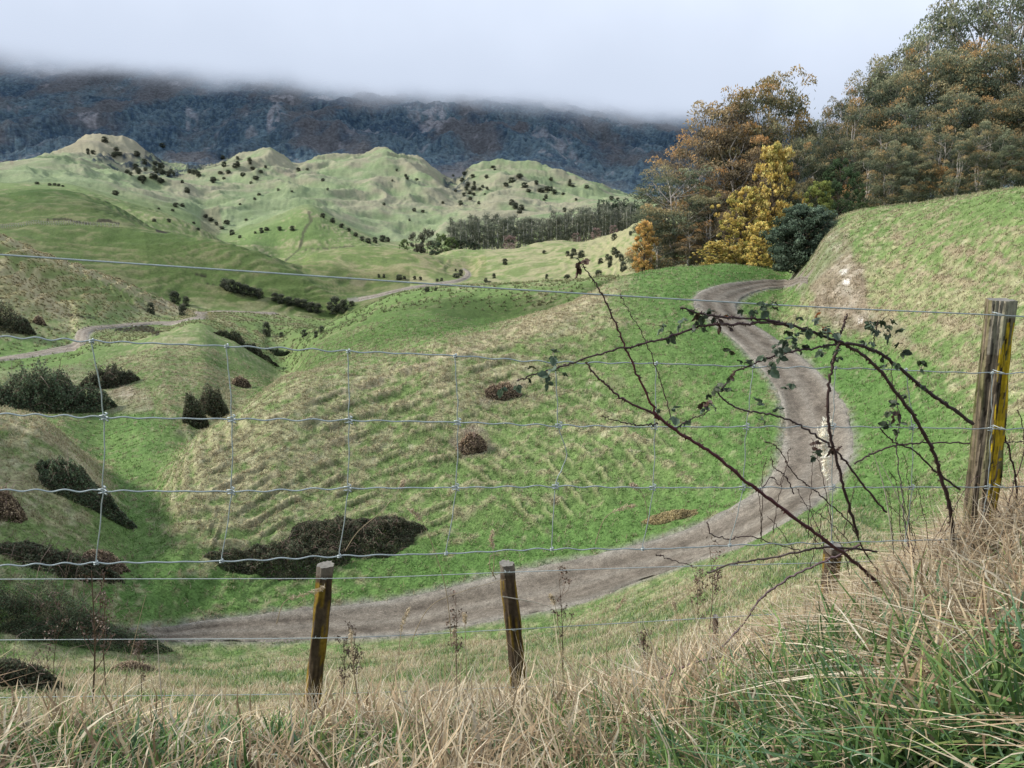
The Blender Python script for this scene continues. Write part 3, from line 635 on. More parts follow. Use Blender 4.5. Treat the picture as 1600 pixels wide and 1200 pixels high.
def gum(seed, H=24, spread=6.5, ncl=48, nleaf=190, c_top=(.21,.125,.05), c_mid=(.085,.10,.055), c_low=(.035,.048,.034), base=.30, bark=(.36,.33,.30), csize=1.5, leaf=.42, sparse=0.0, brown=.5, topf=1.0):
    """gum tree: pale limbs rising to domed clumps of hanging leaves, russet on top and grey green beneath, darkened there as painted shade"""
    r = np.random.default_rng(seed); gt = Geo(); gc = Geo()
    ntr = r.integers(2, 4); leaders = []
    for k in range(ntr):
        a = r.uniform(0, 6.28); d = spread * r.uniform(.12, .38); hh = H * r.uniform(.72, .92) * (1 if k else 1.04)
        P = spline([(r.normal()*.2, r.normal()*.2, 0), (d * .25 * math.cos(a), d * .25 * math.sin(a), hh * .3), (d * .8 * math.cos(a + .3), d * .8 * math.sin(a + .3), hh * .65), (d * math.cos(a), d * math.sin(a), hh)], 12)
        P[:, :2] += r.normal(scale=.15, size=(12, 2)); P[0, 2] = -1.0
        leaders.append(P); tube(gt, P, np.linspace(.38 * H / 24, .06, 12), bark, np.array(bark) * 1.1, 7)
    for q in range(ncl):
        # clump centre in the crown envelope
        u = r.uniform(0, 1) ** .85; h = H * (base + (1 - base) * u)
        env = spread * math.sqrt(max(.05, 1 - ((u - .36) / .70) ** 2)) * topf if u > .36 else spread * (.62 + .38 * u / .36)
        rad = env * math.sqrt(r.uniform(.12, 1)); a = r.uniform(0, 6.28)
        c = np.array([rad * math.cos(a), rad * math.sin(a), h])
        P = leaders[r.integers(ntr)]; hb = h - H * r.uniform(.10, .22); i = int(np.argmin(abs(P[:, 2] - hb))); s = P[min(i, 10)]
        md = (s * .45 + c * .55) + np.array([0, 0, -.5]) + r.normal(scale=.35, size=3)
        tube(gt, spline([s, md, c], 6), np.linspace(.11, .035, 6) * H / 24, np.array(bark) * .9, bark, 4)
        cs = csize * r.uniform(.65, 1.3); n = int(nleaf * r.uniform(.5, 1.25) * (cs / csize) ** 1.6 * (1 - sparse))
        # a few lumps to each clump
        m = 5; off = r.normal(size=(m, 3)) * np.array([.55, .55, .50]) * cs
        for o in off: tube(gt, [md * .3 + c * .7, c + o * .7], [.035, .015], np.array(bark) * .9, None, 3, False)
        k = r.integers(0, m, n); v = r.normal(size=(n, 3)); v /= np.linalg.norm(v, axis=1)[:, None]; v[:, 2] = np.abs(v[:, 2]) * 1.0 - .38
        rr = r.uniform(.25, 1, n) ** .5
        L = off[k] + v * (rr * cs * .72)[:, None] * np.array([1, 1, .95])
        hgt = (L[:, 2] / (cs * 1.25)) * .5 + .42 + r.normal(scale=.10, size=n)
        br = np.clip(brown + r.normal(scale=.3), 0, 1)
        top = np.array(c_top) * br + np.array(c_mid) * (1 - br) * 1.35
        cc = lerp(c_low, c_mid, np.clip(hgt * 1.8, 0, 1)); t2 = np.clip((hgt - .45) * 2.6, 0, 1)[:, None]; cc = cc * (1 - t2) + top[None, :] * t2  # clump undersides darkened, shading painted into the leaf colour
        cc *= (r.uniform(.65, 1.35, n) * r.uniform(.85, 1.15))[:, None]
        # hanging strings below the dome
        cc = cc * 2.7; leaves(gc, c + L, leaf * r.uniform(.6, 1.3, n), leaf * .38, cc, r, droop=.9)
        nd = n // 6; Pd = c + off[r.integers(0, m, nd)] + r.normal(size=(nd, 3)) * np.array([.4, .4, .2]) * cs; Pd[:, 2] -= r.uniform(.3, 1.0, nd) * cs
        leaves(gc, Pd, leaf * 1.1, leaf * .3, 2.4 * lerp(c_low, c_mid, r.uniform(0, .8, nd)), r, droop=1.6)
    return gt, gc
def broad(seed, H, spread, ncl, nleaf, cols, base=.05, bark=(.12, .10, .08), csize=1.0, leaf=.35, cone=0.0, dark=.35, flat=.8, rag=.35):
    """dense crown down to the ground, lumpy"""
    r = np.random.default_rng(seed); gt = Geo(); gc = Geo()
    tube(gt, spline([(0, 0, -.6), (.1, 0, H * .4), (0, .1, H * .85)], 8), np.linspace(.16, .03, 8) * max(1, H / 10), bark, None, 6)
    for q in range(ncl):
        u = r.uniform(0, 1); h = H * (base + (1 - base) * u)
        e = spread * (math.sqrt(max(0.0, 1 - (2 * u - 1) ** 2 * .9)) if not cone else (1 - u) ** .7 * .95 + .06)
        if not cone and u < .5: e = spread * (.80 + .2 * u * 2)
        a = r.uniform(0, 6.28); rad = e * math.sqrt(r.uniform(.25, 1)) * (1 + rag * r.normal() * .4)
        c = np.array([rad * math.cos(a), rad * math.sin(a), h]); cs = csize * r.uniform(.6, 1.3); n = int(nleaf * r.uniform(.6, 1.3))
        if q % 2 == 0: tube(gt, spline([(0, 0, max(0, h - H * .15)), (c[0] * .5, c[1] * .5, h - H * .05), c], 5), np.linspace(.06, .02, 5), bark, None, 4)
        v = r.normal(size=(n, 3)); v /= np.linalg.norm(v, axis=1)[:, None]; rr = r.uniform(.2, 1, n) ** .5
        L = v * (rr * cs)[:, None] * np.array([1, 1, flat])
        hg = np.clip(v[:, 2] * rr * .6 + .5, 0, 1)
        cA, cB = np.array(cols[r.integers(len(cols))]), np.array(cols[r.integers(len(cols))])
        cc = lerp(cA, cB, r.uniform(0, 1, n)) * 2.1 * (dark + (1.25 - dark) * hg)[:, None] * r.uniform(.7, 1.3, n)[:, None]  # lower leaves of each clump darkened: shade painted in
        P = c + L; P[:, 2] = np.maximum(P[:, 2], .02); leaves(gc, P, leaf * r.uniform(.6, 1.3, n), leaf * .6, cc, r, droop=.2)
    return gt, gc
def tree_root(name, gt, gc, label, cat='tree', group=None, H=None):
    e = empty(name); tag(e, label, cat, group)
    link('trunk', gt.mesh('trunk', M['bark']), e); link('crown', gc.mesh('crown', M['leaf'], False), e); return e

used = set()
def plant(root, px, D, top=None, H0=20.0, base_py=None, label=None, group=None, wsc=1.0, rz=None, sink=.3, height=None):
    """stand a tree at azimuth px and distance D, as tall as its top is seen"""
    a, _ = ray(px, base_py or 400); a = float(a); x, y = D * math.sin(a), D * math.cos(a); z = ground(x, y)
    if top is not None: zt = D * float(ray(px, top)[1]); s = max(.1, (zt - z) / H0)
    else: s = height / H0
    rz = random.uniform(0, 6.28) if rz is None else rz
    loc = (x, y, z - sink * s); sc = (s * wsc, s * wsc, s)
    if root.name not in used:
        used.add(root.name); root.location = loc; root.rotation_euler = (0, 0, rz); root.scale = sc
        if label: root['label'] = label
        if group: root['group'] = group
        return root
    return dup(root, loc, rz, sc, label, group)

OR = (.27,.150,.060); GG = (.082,.092,.058)
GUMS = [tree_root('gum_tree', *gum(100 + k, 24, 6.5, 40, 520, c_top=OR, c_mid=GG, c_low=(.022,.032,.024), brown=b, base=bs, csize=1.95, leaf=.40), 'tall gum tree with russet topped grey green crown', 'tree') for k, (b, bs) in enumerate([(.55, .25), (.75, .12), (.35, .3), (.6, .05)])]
TALL = tree_root('gum_tree', *gum(120, 24, 6.0, 34, 170, c_top=(.12,.10,.05), c_mid=GG, brown=.3, base=.5, csize=1.35, sparse=.25), 'tall open gum tree')
BROWN_G = [tree_root('gum_tree', *gum(130 + k, 24, 6.0, 46, 360, c_top=(.235,.135,.058), c_mid=(.112,.092,.056), c_low=(.045,.038,.032), brown=.7, base=.12, bark=(.46,.43,.40), csize=1.7, sparse=.15), 'brown gum tree') for k in range(2)]
OPEN_G = [tree_root('gum_tree', *gum(140 + k, 24, 5.6, 36, 260, c_top=(.22,.13,.045), c_mid=(.10,.09,.05), brown=.7, base=.52, bark=(.55,.52,.48), csize=1.5, sparse=.1, topf=1.1), 'umbrella gum') for k in range(2)]
YEL = [(.43,.32,.10),(.36,.26,.08),(.47,.37,.15),(.23,.21,.07)]
YELLOW = [tree_root('autumn_tree', *broad(150, 10, 2.5, 300, 45, YEL, csize=.40, leaf=.28, cone=0, dark=.45, rag=1.0), 'yellow tree'),
          tree_root('autumn_tree', *broad(151, 10, 3.4, 380, 42, YEL + [(.16,.16,.04)], csize=.42, leaf=.28, dark=.4, rag=1.0), 'yellow tree'),
          tree_root('autumn_tree', *broad(152, 10, 2.3, 200, 50, [(.40,.25,.10),(.30,.19,.07),(.24,.18,.06)], csize=.42, leaf=.26, dark=.4), 'yellow tree')]
CON = [tree_root('conifer_tree', *broad(160, 10, 3.6, 110, 130, [(.045,.070,.032),(.032,.052,.026)], csize=.75, leaf=.26, dark=.25), 'dark green tree'),
       tree_root('conifer_tree', *broad(161, 10, 3.6, 100, 130, [(.135,.145,.040),(.085,.105,.035)], csize=.70, leaf=.26, dark=.3), 'lime green tree'),
       tree_root('conifer_tree', *broad(162, 10, 3.4, 90, 110, [(.06,.085,.035),(.04,.06,.03)], csize=.66, leaf=.26, cone=1, dark=.3), 'small green tree')]
G1 = 'gum trees at the road bend'; G2 = 'gum trees behind the right hill'
# cluster at the bend, back to front
plant(OPEN_G[0], 1184, 112, 126, 24, 410, 'tallest umbrella topped gum tree at the road bend, pale limbs bare against the sky', G1, .78)
plant(OPEN_G[1], 1160, 110, 150, 24, 410, 'open gum tree with pale limbs just left of the tallest one at the bend', G1, .85)
plant(BROWN_G[1], 1112, 109, 166, 24, 410, 'gum tree with orange edged crown standing left of the two tallest at the bend', G1, 1.1)
plant(BROWN_G[0], 1135, 106, 200, 24, 412, 'brown crowned gum tree with many pale branches in the middle of the bend cluster', G1, 1.15)
plant(BROWN_G[0], 1078, 107, 218, 24, 412, 'gum tree with olive and orange crown at the upper left edge of the bend cluster', G1, 1.1)
plant(BROWN_G[1], 1190, 104, 232, 24, 412, 'thin brown gum tree behind the tall yellow tree', G1, 1.15)
plant(GUMS[2], 1056, 101, 262, 24, 412, 'grey green gum tree low on the left of the bend cluster', G1, 1.35)
plant(BROWN_G[0], 1105, 100, 300, 24, 414, 'rusty brown gum tree in the front of the bend cluster', G1, 1.2)
plant(GUMS[3], 1030, 99, 330, 24, 414, 'short olive gum tree at the left front corner of the bend cluster', G1, 1.5)
plant(BROWN_G[1], 1140, 96, 330, 24, 414, 'low brown tree with twisted bare branches beside the yellow trees', G1, 1.3)
plant(BROWN_G[0], 1075, 96, 352, 24, 416, 'small brown tree at the foot of the bend cluster by the green verge', G1, 1.3)
plant(GUMS[0], 1232, 106, 225, 24, 412, 'olive brown gum tree just right of the tall yellow tree', G1, .9)
plant(GUMS[3], 1016, 98, 352, 24, 414, 'lowest olive gum tree beside the pale orange autumn tree', G1, 1.3)
plant(YELLOW[2], 1006, 95, 342, 10, 414, 'pale orange autumn tree at the far left end of the bend cluster', 'yellow autumn trees', .75)
plant(YELLOW[0], 1200, 95, 220, 10, 410, 'tallest yellow autumn tree, a narrow golden column among brown gum trees', 'yellow autumn trees', .62)
plant(YELLOW[1], 1160, 90, 290, 10, 412, 'broad golden autumn tree left of the dark round shrub', 'yellow autumn trees', .85)
plant(YELLOW[1], 1186, 86, 345, 10, 412, 'low golden autumn tree touching the dark round shrub', 'yellow autumn trees', .9)
plant(YELLOW[1], 1115, 88, 376, 10, 416, 'low yellow bushy tree beside the grass verge at the bend', 'yellow autumn trees', 1.5)
# wall of gums behind the right hill
wall = [(1266,128,196,0,.6),(1303,126,150,1,.6),(1345,128,116,2,.75),(1383,130,84,0,.8),(1243,120,222,3,.7),(1288,116,218,2,.8),(1335,118,165,1,.9),(1385,118,130,3,1.0),(1440,122,90,0,1.0),(1495,122,75,1,1.0),(1550,122,70,2,1.0),(1605,122,62,0,1.0),
        (1322,110,225,0,1.1),(1370,108,200,1,1.1),(1425,110,165,2,1.1),(1480,110,150,3,1.1),(1535,110,160,1,1.1),(1590,110,135,0,1.1),(1650,112,120,2,1.1),
        (1350,100,250,3,1.1),(1385,99,225,0,1.05),(1420,98,236,2,1.1),(1455,99,205,1,1.0),(1490,97,222,3,1.1),(1522,98,195,0,1.0),(1560,97,212,2,1.05),(1600,98,190,1,1.0),(1640,98,200,1,1.1)]
ROWS = {128: 'gum tree in the back row of the wall of trees behind the right hill'}
for k, (px, D, top, v, ws) in enumerate(wall):
    row = 'front' if D < 105 else 'middle' if D < 114 else 'back'
    lab = {'front': 'dark bushy gum tree in the front row right behind the crest of the right hill', 'middle': 'russet topped gum tree in the middle row behind the right hill', 'back': 'taller russet topped gum tree in the back row behind the right hill'}[row]
    plant(GUMS[v], px, D, top, 24, 330, lab, G2 + ', ' + row + ' row', ws)
for px, D, top, ws, lab in [(1425,132,14,.85,'tall airy gum tree whose top leans out over the sky, leftmost of the tallest ones'),(1480,134,-12,.9,'very tall airy gum tree cut by the top of the picture behind the right hill'),(1545,134,-45,.9,'highest gum tree with bare upper branches near the right edge of the sky'),(1600,130,-20,.9,'very tall thin crowned gum tree at the right edge of the sky'),(1392,126,92,.8,'thin open gum tree on the sloping skyline of the wood')]:
    plant(TALL, px, D, top, 24, 330, lab, 'tallest gum trees on the skyline', ws)
plant(CON[0], 1302, 92, 248, 10, 400, 'dense dark green tree behind the round shrub', 'green trees by the cutting', .72)
plant(CON[1], 1272, 88, 280, 10, 400, 'lime green bushy tree directly behind the round shrub', 'green trees by the cutting', .72)
plant(CON[2], 1338, 86, 296, 10, 400, 'small pointed green tree at the left end of the hill crest', 'green trees by the cutting', .9)
plant(CON[0], 1240, 94, 330, 10, 400, 'dark green undergrowth tree between yellow tree and round shrub', 'green trees by the cutting', .8)
# the round shrub over the road cutting
gt, gc = broad(170, 5.6, 2.9, 300, 90, [(.055,.080,.055),(.085,.112,.080),(.038,.055,.036)], base=.12, csize=.42, leaf=.20, dark=.22, rag=.3, bark=(.08,.07,.06))
sh = tree_root('large_shrub', gt, gc, 'large round dark grey green shrub hanging over the road cutting', 'shrub')
p = hit(1254, 428, 60); p = Vector((math.sin(ray(1252, 420)[0]) * 76, math.cos(ray(1252, 420)[0]) * 76, 0)); p.z = 76 * float(ray(1252, 432)[1])
sh.location = p; s_ = 76 * (float(ray(1252, 318)[1]) - float(ray(1252, 432)[1])) / 5.9; sh.scale = (s_ * .98, s_ * .98, s_)

# ------------------------------------------------------------------ plantation beyond the near hills
def pole_tree(seed, H=20, base=.45, sp=2.0, n=760, cols=((.13,.155,.115), (.30,.305,.225)), bark=(.62,.58,.53)):
    r = np.random.default_rng(seed); gt = Geo(); gc = Geo()
    P = spline([(0, 0, -.5), (r.normal() * .2, 0, H * .5), (r.normal() * .4, r.normal() * .4, H * .95)], 6); tube(gt, P, np.linspace(.30, .08, 6), bark, None, 5)
    for q in range(16):
        u = r.uniform(0, 1); h = H * (base + (1 - base) * u); e = sp * (1 - abs(u - .5) ** 1.5); a = r.uniform(0, 6.28); rad = e * r.uniform(.1, .9)
        c = np.array([rad * math.cos(a), rad * math.sin(a), h]); tube(gt, [(0, 0, h - 1.5), c], [.07, .03], bark, None, 3, False)
        m = n // 16; v = r.normal(size=(m, 3)) * np.array([.75, .75, .65])
        cc = lerp(cols[0], cols[1], np.clip(v[:, 2] * .5 + .4, 0, 1)) * r.uniform(.65, 1.3, m)[:, None]
        leaves(gc, c + v, .8 * r.uniform(.6, 1.2, m), .4, cc, r, droop=.8)
    return gt, gc
POLES = [tree_root('plantation_tree', *pole_tree(200 + k, 20, [.16, .22, .12, .3][k], [2.0, 2.3, 1.7, 2.2][k]), 'pole') for k in range(4)]
GP = 'tall thin trees of the valley plantation'
rr = np.random.default_rng(5)
for row, (D, dt) in enumerate([(452, 0), (440, 4), (428, 8)]):
    for px in np.arange(704, 1004, 7.6):
        px_ = px + rr.uniform(-3.5, 3.5); top = np.interp(px_, [700, 740, 780, 850, 900, 930, 1000], [346, 340, 336, 337, 326, 322, 320]) + dt + rr.normal() * 4
        lab = 'tall thin gum tree with bare pale trunk in the dense plantation across the valley'
        plant(POLES[rr.integers(4)], float(px_), D, float(top), 20, 380, lab, GP, rr.uniform(.9, 1.3))
VT = [tree_root('valley_tree', *broad(210 + k, 10, 4.2, 40, 50, c_, csize=1.3, leaf=.7, dark=.3), 'valley tree') for k, c_ in enumerate([[(.05,.075,.03),(.08,.105,.04)], [(.07,.075,.055),(.10,.095,.07)], [(.035,.05,.035),(.05,.065,.04)]])]
for px, D, top, v, ws, lab in [(632,432,373,0,.8,'pointed mid green tree at the left end of the plantation'),(650,436,362,1,.8,'grey green tree beside the pointed green one'),(668,434,356,1,.8,'round grey tree left of the tall plantation'),(690,430,364,0,.8,'bright green tree in front of the plantation edge'),
                               (680,420,376,2,1.0,'dark low tree below the round grey tree'),(706,424,370,0,1.0,'broad dark green tree at the plantation corner'),(722,425,374,2,1.1,'low dark tree under the first plantation trunks'),(742,425,378,2,1.1,'low dark tree under the pale plantation trunks')]:
    plant(VT[v], px, D, top, 10, 390, lab, 'trees at the plantation edge', ws)
BARE = tree_root('bare_tree', *broad(220, 10, 4.6, 36, 60, [(.13,.092,.085),(.16,.12,.11)], csize=1.2, leaf=.5, dark=.6, bark=(.28,.22,.2)), 'bare')
for px, D, top, lab in [(797,408,368,'pinkish grey bare tree in front of the plantation trunks'),(900,360,364,'reddish bare tree behind the near hill crest, left of two others'),(931,350,356,'taller reddish bare tree between two rounder ones'),(958,345,352,'dull red bare tree highest on the hill edge')]:
    plant(BARE, px, D, top, 10, 385, lab, 'bare reddish trees below the plantation', 1.0)
r2 = np.random.default_rng(8)
for px in np.arange(940, 1010, 8): plant(VT[2], float(px), 470, float(np.interp(px, [940, 1010], [318, 318]) + r2.normal() * 3), 10, 380, 'dark tree massed at the right end of the plantation', 'dark trees at the right end of the plantation', .7)

# ------------------------------------------------------------------ shrubs dotted over the pasture
SH = [tree_root('shrub', *broad(230 + k, 3, 1.15, 44, 60, [(.040,.050,.036),(.055,.066,.042),(.07,.07,.05)], csize=.60, leaf=.24, dark=.35, rag=.15, base=-.02, bark=(.05,.045,.04)), 'shrub', 'shrub') for k in range(3)]
def shrub(px, py, wpx, hpx, dmin, label, group, v=None):
    p = hit(px, py, dmin); d = p.length / F; h = hpx * d; wd = wpx * d; root = SH[random.randrange(3) if v is None else v]
    sc = (wd / 2.9, wd / 2.9, h / 3.1); loc = (p.x, p.y, p.z - .06 * h); rz = random.uniform(0, 6.28)
    if root.name not in used:
        used.add(root.name); root.location = loc; root.scale = sc; root.rotation_euler = (0, 0, rz); root['label'] = label; root['group'] = group; return root
    return dup(root, loc, rz, sc, label, group)
for x, y, w_, h_, lab in [(236,490,12,16,'small dark round shrub standing alone left of the pair by the track'),(273,474,16,18,'dark round shrub on the brow above the track bend, upper of the pair'),(286,494,14,18,'dark shrub just above the track bend, lower of the pair'),(291,478,12,14,'lighter green shrub beside the dark pair above the track bend')]:
    shrub(x, y, w_, h_, 140, lab, 'shrubs above the left track')
for x, y, w_, h_ in [(352,452,14,16),(362,456,15,18),(372,458,15,16),(383,461,15,16),(394,462,14,13),(405,465,13,14),(430,470,11,12),(440,474,12,14),(452,476,12,12),(464,478,13,12),(474,481,14,13),(486,486,16,14),(497,488,12,14)]:
    shrub(x, y, w_ + 2, h_, 195, 'dark shrub in the line of shrubs along the foot of the middle hill', 'line of shrubs at the foot of the middle hill')
for x, y, w_, h_ in [(515,484,10,12),(525,488,20,24),(538,488,16,20),(550,478,10,8)]: shrub(x, y, w_, h_, 195, 'dark bushy shrub where the shrub line ends at the valley track', 'shrubs where the line ends')
for x, y, w_, h_, lab in [(417,526,13,22,'dark upright shrub in the marshy valley bottom, leftmost of three'),(440,527,8,8,'tiny shrub in the marshy valley bottom'),(476,526,10,11,'round dark shrub in the valley bottom, middle of three'),(503,522,9,11,'round dark shrub in the valley bottom, nearest the bowl slope'),(495,544,8,10,'small dark shrub on the lip of the bowl slope')]:
    shrub(x, y, w_, h_, 105, lab, 'shrubs in the valley bottom')
for x, y, w_, h_ in [(592,434,5,6),(600,434,5,6),(624,437,11,8),(632,436,6,5),(648,437,6,6),(657,438,6,6),(683,440,6,5),(690,439,6,5),(713,434,13,7),(720,431,9,10),(712,424,4,4)]: shrub(x, y, w_, h_, 225, 'small dark shrub in the row above the valley road', 'shrubs above the valley road')
shrub(667,456,10,8,100,'dark shrub standing on the near side of the valley road','shrubs beside the valley road'); shrub(681,457,6,5,100,'tiny shrub right of the dark one beside the valley road','shrubs beside the valley road')
for x, y, w_, h_ in [(759,442,6,7),(772,435,6,7),(764,446,9,6),(789,414,9,9),(797,447,9,5),(808,445,8,4),(854,436,5,7),(842,444,8,3),(850,396,6,4),(887,400,7,7),(896,399,9,10),(893,404,6,7),(908,402,11,10),(886,442,12,12),(901,443,9,9),(935,437,12,14),(933,443,8,8),(938,412,8,8),(953,417,9,16),(960,398,10,11),(970,408,9,10),(974,423,11,13),(958,445,7,6),(960,375,9,9),(985,368,5,6),(949,406,7,8),(965,402,9,9)]:
    shrub(x, y, w_ + 1, h_ + 1, 150, 'round dark shrub dotted over the tan slope in front of the plantation', 'shrubs on the tan slope')
FARS = [(58,288,6,4),(78,290,5,4),(86,290,5,4),(92,291,5,4),(98,292,4,3),(181,305,9,8),(293,301,8,9),(241,346,6,5),(264,347,6,6),(275,323,9,7),(285,323,7,6),(248,327,4,3),(347,358,8,5),(363,367,8,9),(409,364,7,9),(417,360,8,6),(437,360,8,7),(457,360,8,8),
 (505,340,8,8),(520,348,8,9),(534,356,8,8),(545,362,7,7),(556,369,7,7),(566,376,8,8),(575,380,10,9),(586,379,9,10),(598,378,12,12),(606,378,8,9),(435,298,5,4),(456,300,4,3),(405,305,6,4),(398,312,5,4),(375,320,4,3),(392,287,5,4),(350,280,5,4),(395,265,8,5),(415,262,5,4),(647,330,7,6),(661,332,6,5),(692,318,5,5),(651,282,6,4),(634,276,5,5),(636,280,6,5),(620,267,4,4),(613,283,3,3),(708,276,5,4),(735,312,7,6),(740,306,7,6),(748,319,5,6),(742,293,5,4),(754,293,5,5),(761,296,5,5),(758,304,4,3),(722,284,8,7),(731,290,8,7),(720,320,8,8),(712,300,5,5),(850,313,5,4),(900,313,5,4),(880,304,6,4),(890,290,7,5),(895,292,6,4),(812,333,9,8),(805,325,12,10),(800,320,10,10),(815,328,10,10),(790,291,9,7),(800,285,12,9),(812,278,12,8),(820,293,12,9),(826,300,8,6),(845,300,12,8),(855,298,12,8),(866,302,10,7),(838,288,8,7),(770,262,8,4),(773,266,5,3),(955,312,8,7),(965,313,6,5),(512,297,4,4),(505,283,6,5),(466,268,7,7),(480,266,5,4),(400,280,10,6),(408,270,7,5),(330,345,8,6),(322,340,7,6),(338,352,6,6),(355,350,10,7),(270,330,5,4),(310,360,6,5),(375,372,6,5),(385,345,5,4),(399,365,4,4),(303,350,5,4),(640,345,4,4),(705,352,5,5),(600,320,5,4)]
for x, y, w_, h_ in FARS: shrub(x, y, w_ + .5, h_ * .85, 380, 'small dark shrub dotted over the distant green hills', 'shrubs on the distant hills')
r3 = np.random.default_rng(11)
for k in range(70):
    gx, gy, sx, sy = [(215,262,30,12),(255,275,22,9),(300,280,35,8),(340,268,30,8),(375,255,25,8),(190,240,30,12),(240,262,20,8),(735,300,14,14),(870,295,30,10)][r3.integers(9)]
    shrub(float(gx + r3.normal() * sx), float(gy + r3.normal() * sy), float(r3.uniform(5, 10)), float(r3.uniform(4, 8)), 600, 'dark bush among the bushes crowding the gullies under the range', 'bushes in the gullies under the range')
# ------------------------------------------------------------------ fence planes
def px_dir(px, py):
    a, t = ray(px, py); a = float(a); return Vector((math.sin(a), math.cos(a), float(t)))
FP0 = Vector((-1.08, 1.57)); FP1 = Vector((1.42, 2.36))
def onfence(px, py, off=0.0):
    """point of the netting fence seen at a photo pixel"""
    d = px_dir(px, py); e = FP1 - FP0; nrm = Vector((-e.y, e.x)).normalized()
    k = (FP0.dot(nrm) + off) / (d.x * nrm.x + d.y * nrm.y); return d * k
def onback(px, py, off=0.0):
    d = px_dir(px, py); return d * ((4.15 + off) / d.y)
M['wire'] = None
def wire_mat():
    m, nt, b = nmat('galvanised_wire'); n = noise_tex(nt, 60, 3); cr = N(nt, 'ShaderNodeMix', data_type='RGBA'); nt.links.new(n.outputs['Fac'], cr.inputs[0])
    cr.inputs[6].default_value = (.20, .235, .235, 1); cr.inputs[7].default_value = (.50, .56, .56, 1); nt.links.new(cr.outputs[2], b.inputs['Base Color'])
    b.inputs['Metallic'].default_value = .35; b.inputs['Roughness'].default_value = .5; return m
M['wire'] = wire_mat()
M['wood'] = vcol_mat('weathered_wood', 38.0, .35, .7, .006, rough=.9, spec=.1, second=(7, .2))
M['cane'] = vcol_mat('bramble_bark', 60.0, .3, .4, .002, rough=.55, spec=.35)
M['bleaf'] = vcol_mat('bramble_leaf', 80.0, .22, .4, .001, rough=.5, spec=.35, transl=.2)
M['grassblade'] = vcol_mat('grass_blade', 30.0, .22, 0, rough=.7, spec=.2, transl=.3)
def wtube(g, P, r, k=6): tube(g, P, r, (.4, .45, .45), None, k, False)

# --- the netting fence
fence = empty('netting_fence', (0, 0, 0)); tag(fence, 'near wire netting fence with crimped wires strung from the yellow lichened post', 'fence')
def wirepath(kn, fn, step=6, wave=0.0, per=48):
    kx = [k[0] for k in kn]; ky = [k[1] for k in kn]; n = int((kx[-1] - kx[0]) / step); X = np.linspace(kx[0], kx[-1], n); Y = pchip1(kx, ky, X)
    P = np.array([tuple(fn(x, y)) for x, y in zip(X, Y)])
    if wave: P[:, 2] += wave * np.sin(X / per * 2 * np.pi + 1.5 * np.sin(X / 170)) * (0.8 + .5 * np.sin(X / 61))
    return P
W0 = [(-700,350),(-120,390),(0,398),(400,425),(800,452),(1000,464),(1300,481),(1548,492),(1700,500),(2500,545)]
W1 = [(-700,505),(-120,520),(0,526),(145,533),(355,541),(545,549),(712,556),(868,566),(1025,568),(1170,573),(1305,575),(1548,583),(1700,584),(2500,588)]
W2 = [(-700,640),(-120,645),(0,647),(160,652),(362,655),(545,657),(715,660),(873,665),(1023,667),(1165,667),(1303,667),(1548,670),(1700,671),(2500,676)]
W3 = [(-700,762),(-120,764),(0,766),(160,767),(362,768),(543,763),(712,762),(868,760),(1020,762),(1160,762),(1548,761),(1700,762),(2500,766)]
W4 = [(-700,900),(-120,889),(0,884),(150,880),(345,877),(530,869),(697,865),(862,858),(1004,858),(1150,852),(1300,848),(1540,842),(1700,840),(2500,846)]
g = Geo(); wtube(g, wirepath(W0, onfence, 12), .0021); link('top_wire', g.mesh('top_wire', M['wire']), fence)
for Wk in (W1, W2, W3, W4):
    g = Geo(); wtube(g, wirepath(Wk, onfence, 4, .0022), .0018); link('line_wire', g.mesh('line_wire', M['wire']), fence)
def wy(Wk, x): return float(pchip1([k[0] for k in Wk], [k[1] for k in Wk], np.array([x]))[0])
STAYS = [[(-62,523),(-45,647),(-48,767),(-60,886)],[(143,533),(162,652),(160,767),(150,880)],[(354,541),(362,655),(361,768),(346,877)],[(544,549),(545,657),(543,763),(530,869)],[(711,556),(715,660),(712,762),(697,865)],[(868,566),(873,665),(886,712),(868,760),(862,858)],
         [(1025,568),(1023,667),(1020,762),(1004,858)],[(1177,573),(1166,667),(1160,762),(1140,852)],[(1305,575),(1301,667),(1300,762),(1300,848)],[(1415,578),(1425,668),(1424,762),(1415,845)],[(1550,583),(1548,670),(1543,761),(1528,842)],[(1672,584),(1668,670),(1664,761),(1656,841)]] + [[(x, wy(W1, x)), (x - 3, wy(W2, x)), (x - 6, wy(W3, x)), (x - 12, wy(W4, x))] for x in (-640, -430, -245, 1790, 1905, 2015, 2125, 2240, 2360)]
for st in STAYS:
    g = Geo(); P = spline([tuple(onfence(x, y, -.002)) for x, y in st], 26); P[1:-1] += np.random.default_rng(len(st)).normal(scale=.0012, size=(24, 3)); wtube(g, P, .0014, 5); link('stay_wire', g.mesh('stay_wire', M['wire']), fence)
    for k, (x, y) in enumerate(p_ for p_ in st if len(st) == 4 or p_[1] != 712):
        # ring lock knot: a small coil round the crossing
        g = Geo(); c = np.array(tuple(onfence(x, y, -.002))); big = .0075 if k in (1, 2) else .0035
        t = np.linspace(0, 1, 30); P = c + np.stack([big * np.cos(t * 2 * np.pi * 2.2) * (1 + .2 * np.sin(t * 30)), .0045 * np.sin(t * 2 * np.pi * 2.2), (t - .5) * big * 2.6], 1)
        wtube(g, P, .0016, 5); link('knot', g.mesh('knot', M['wire']), fence)

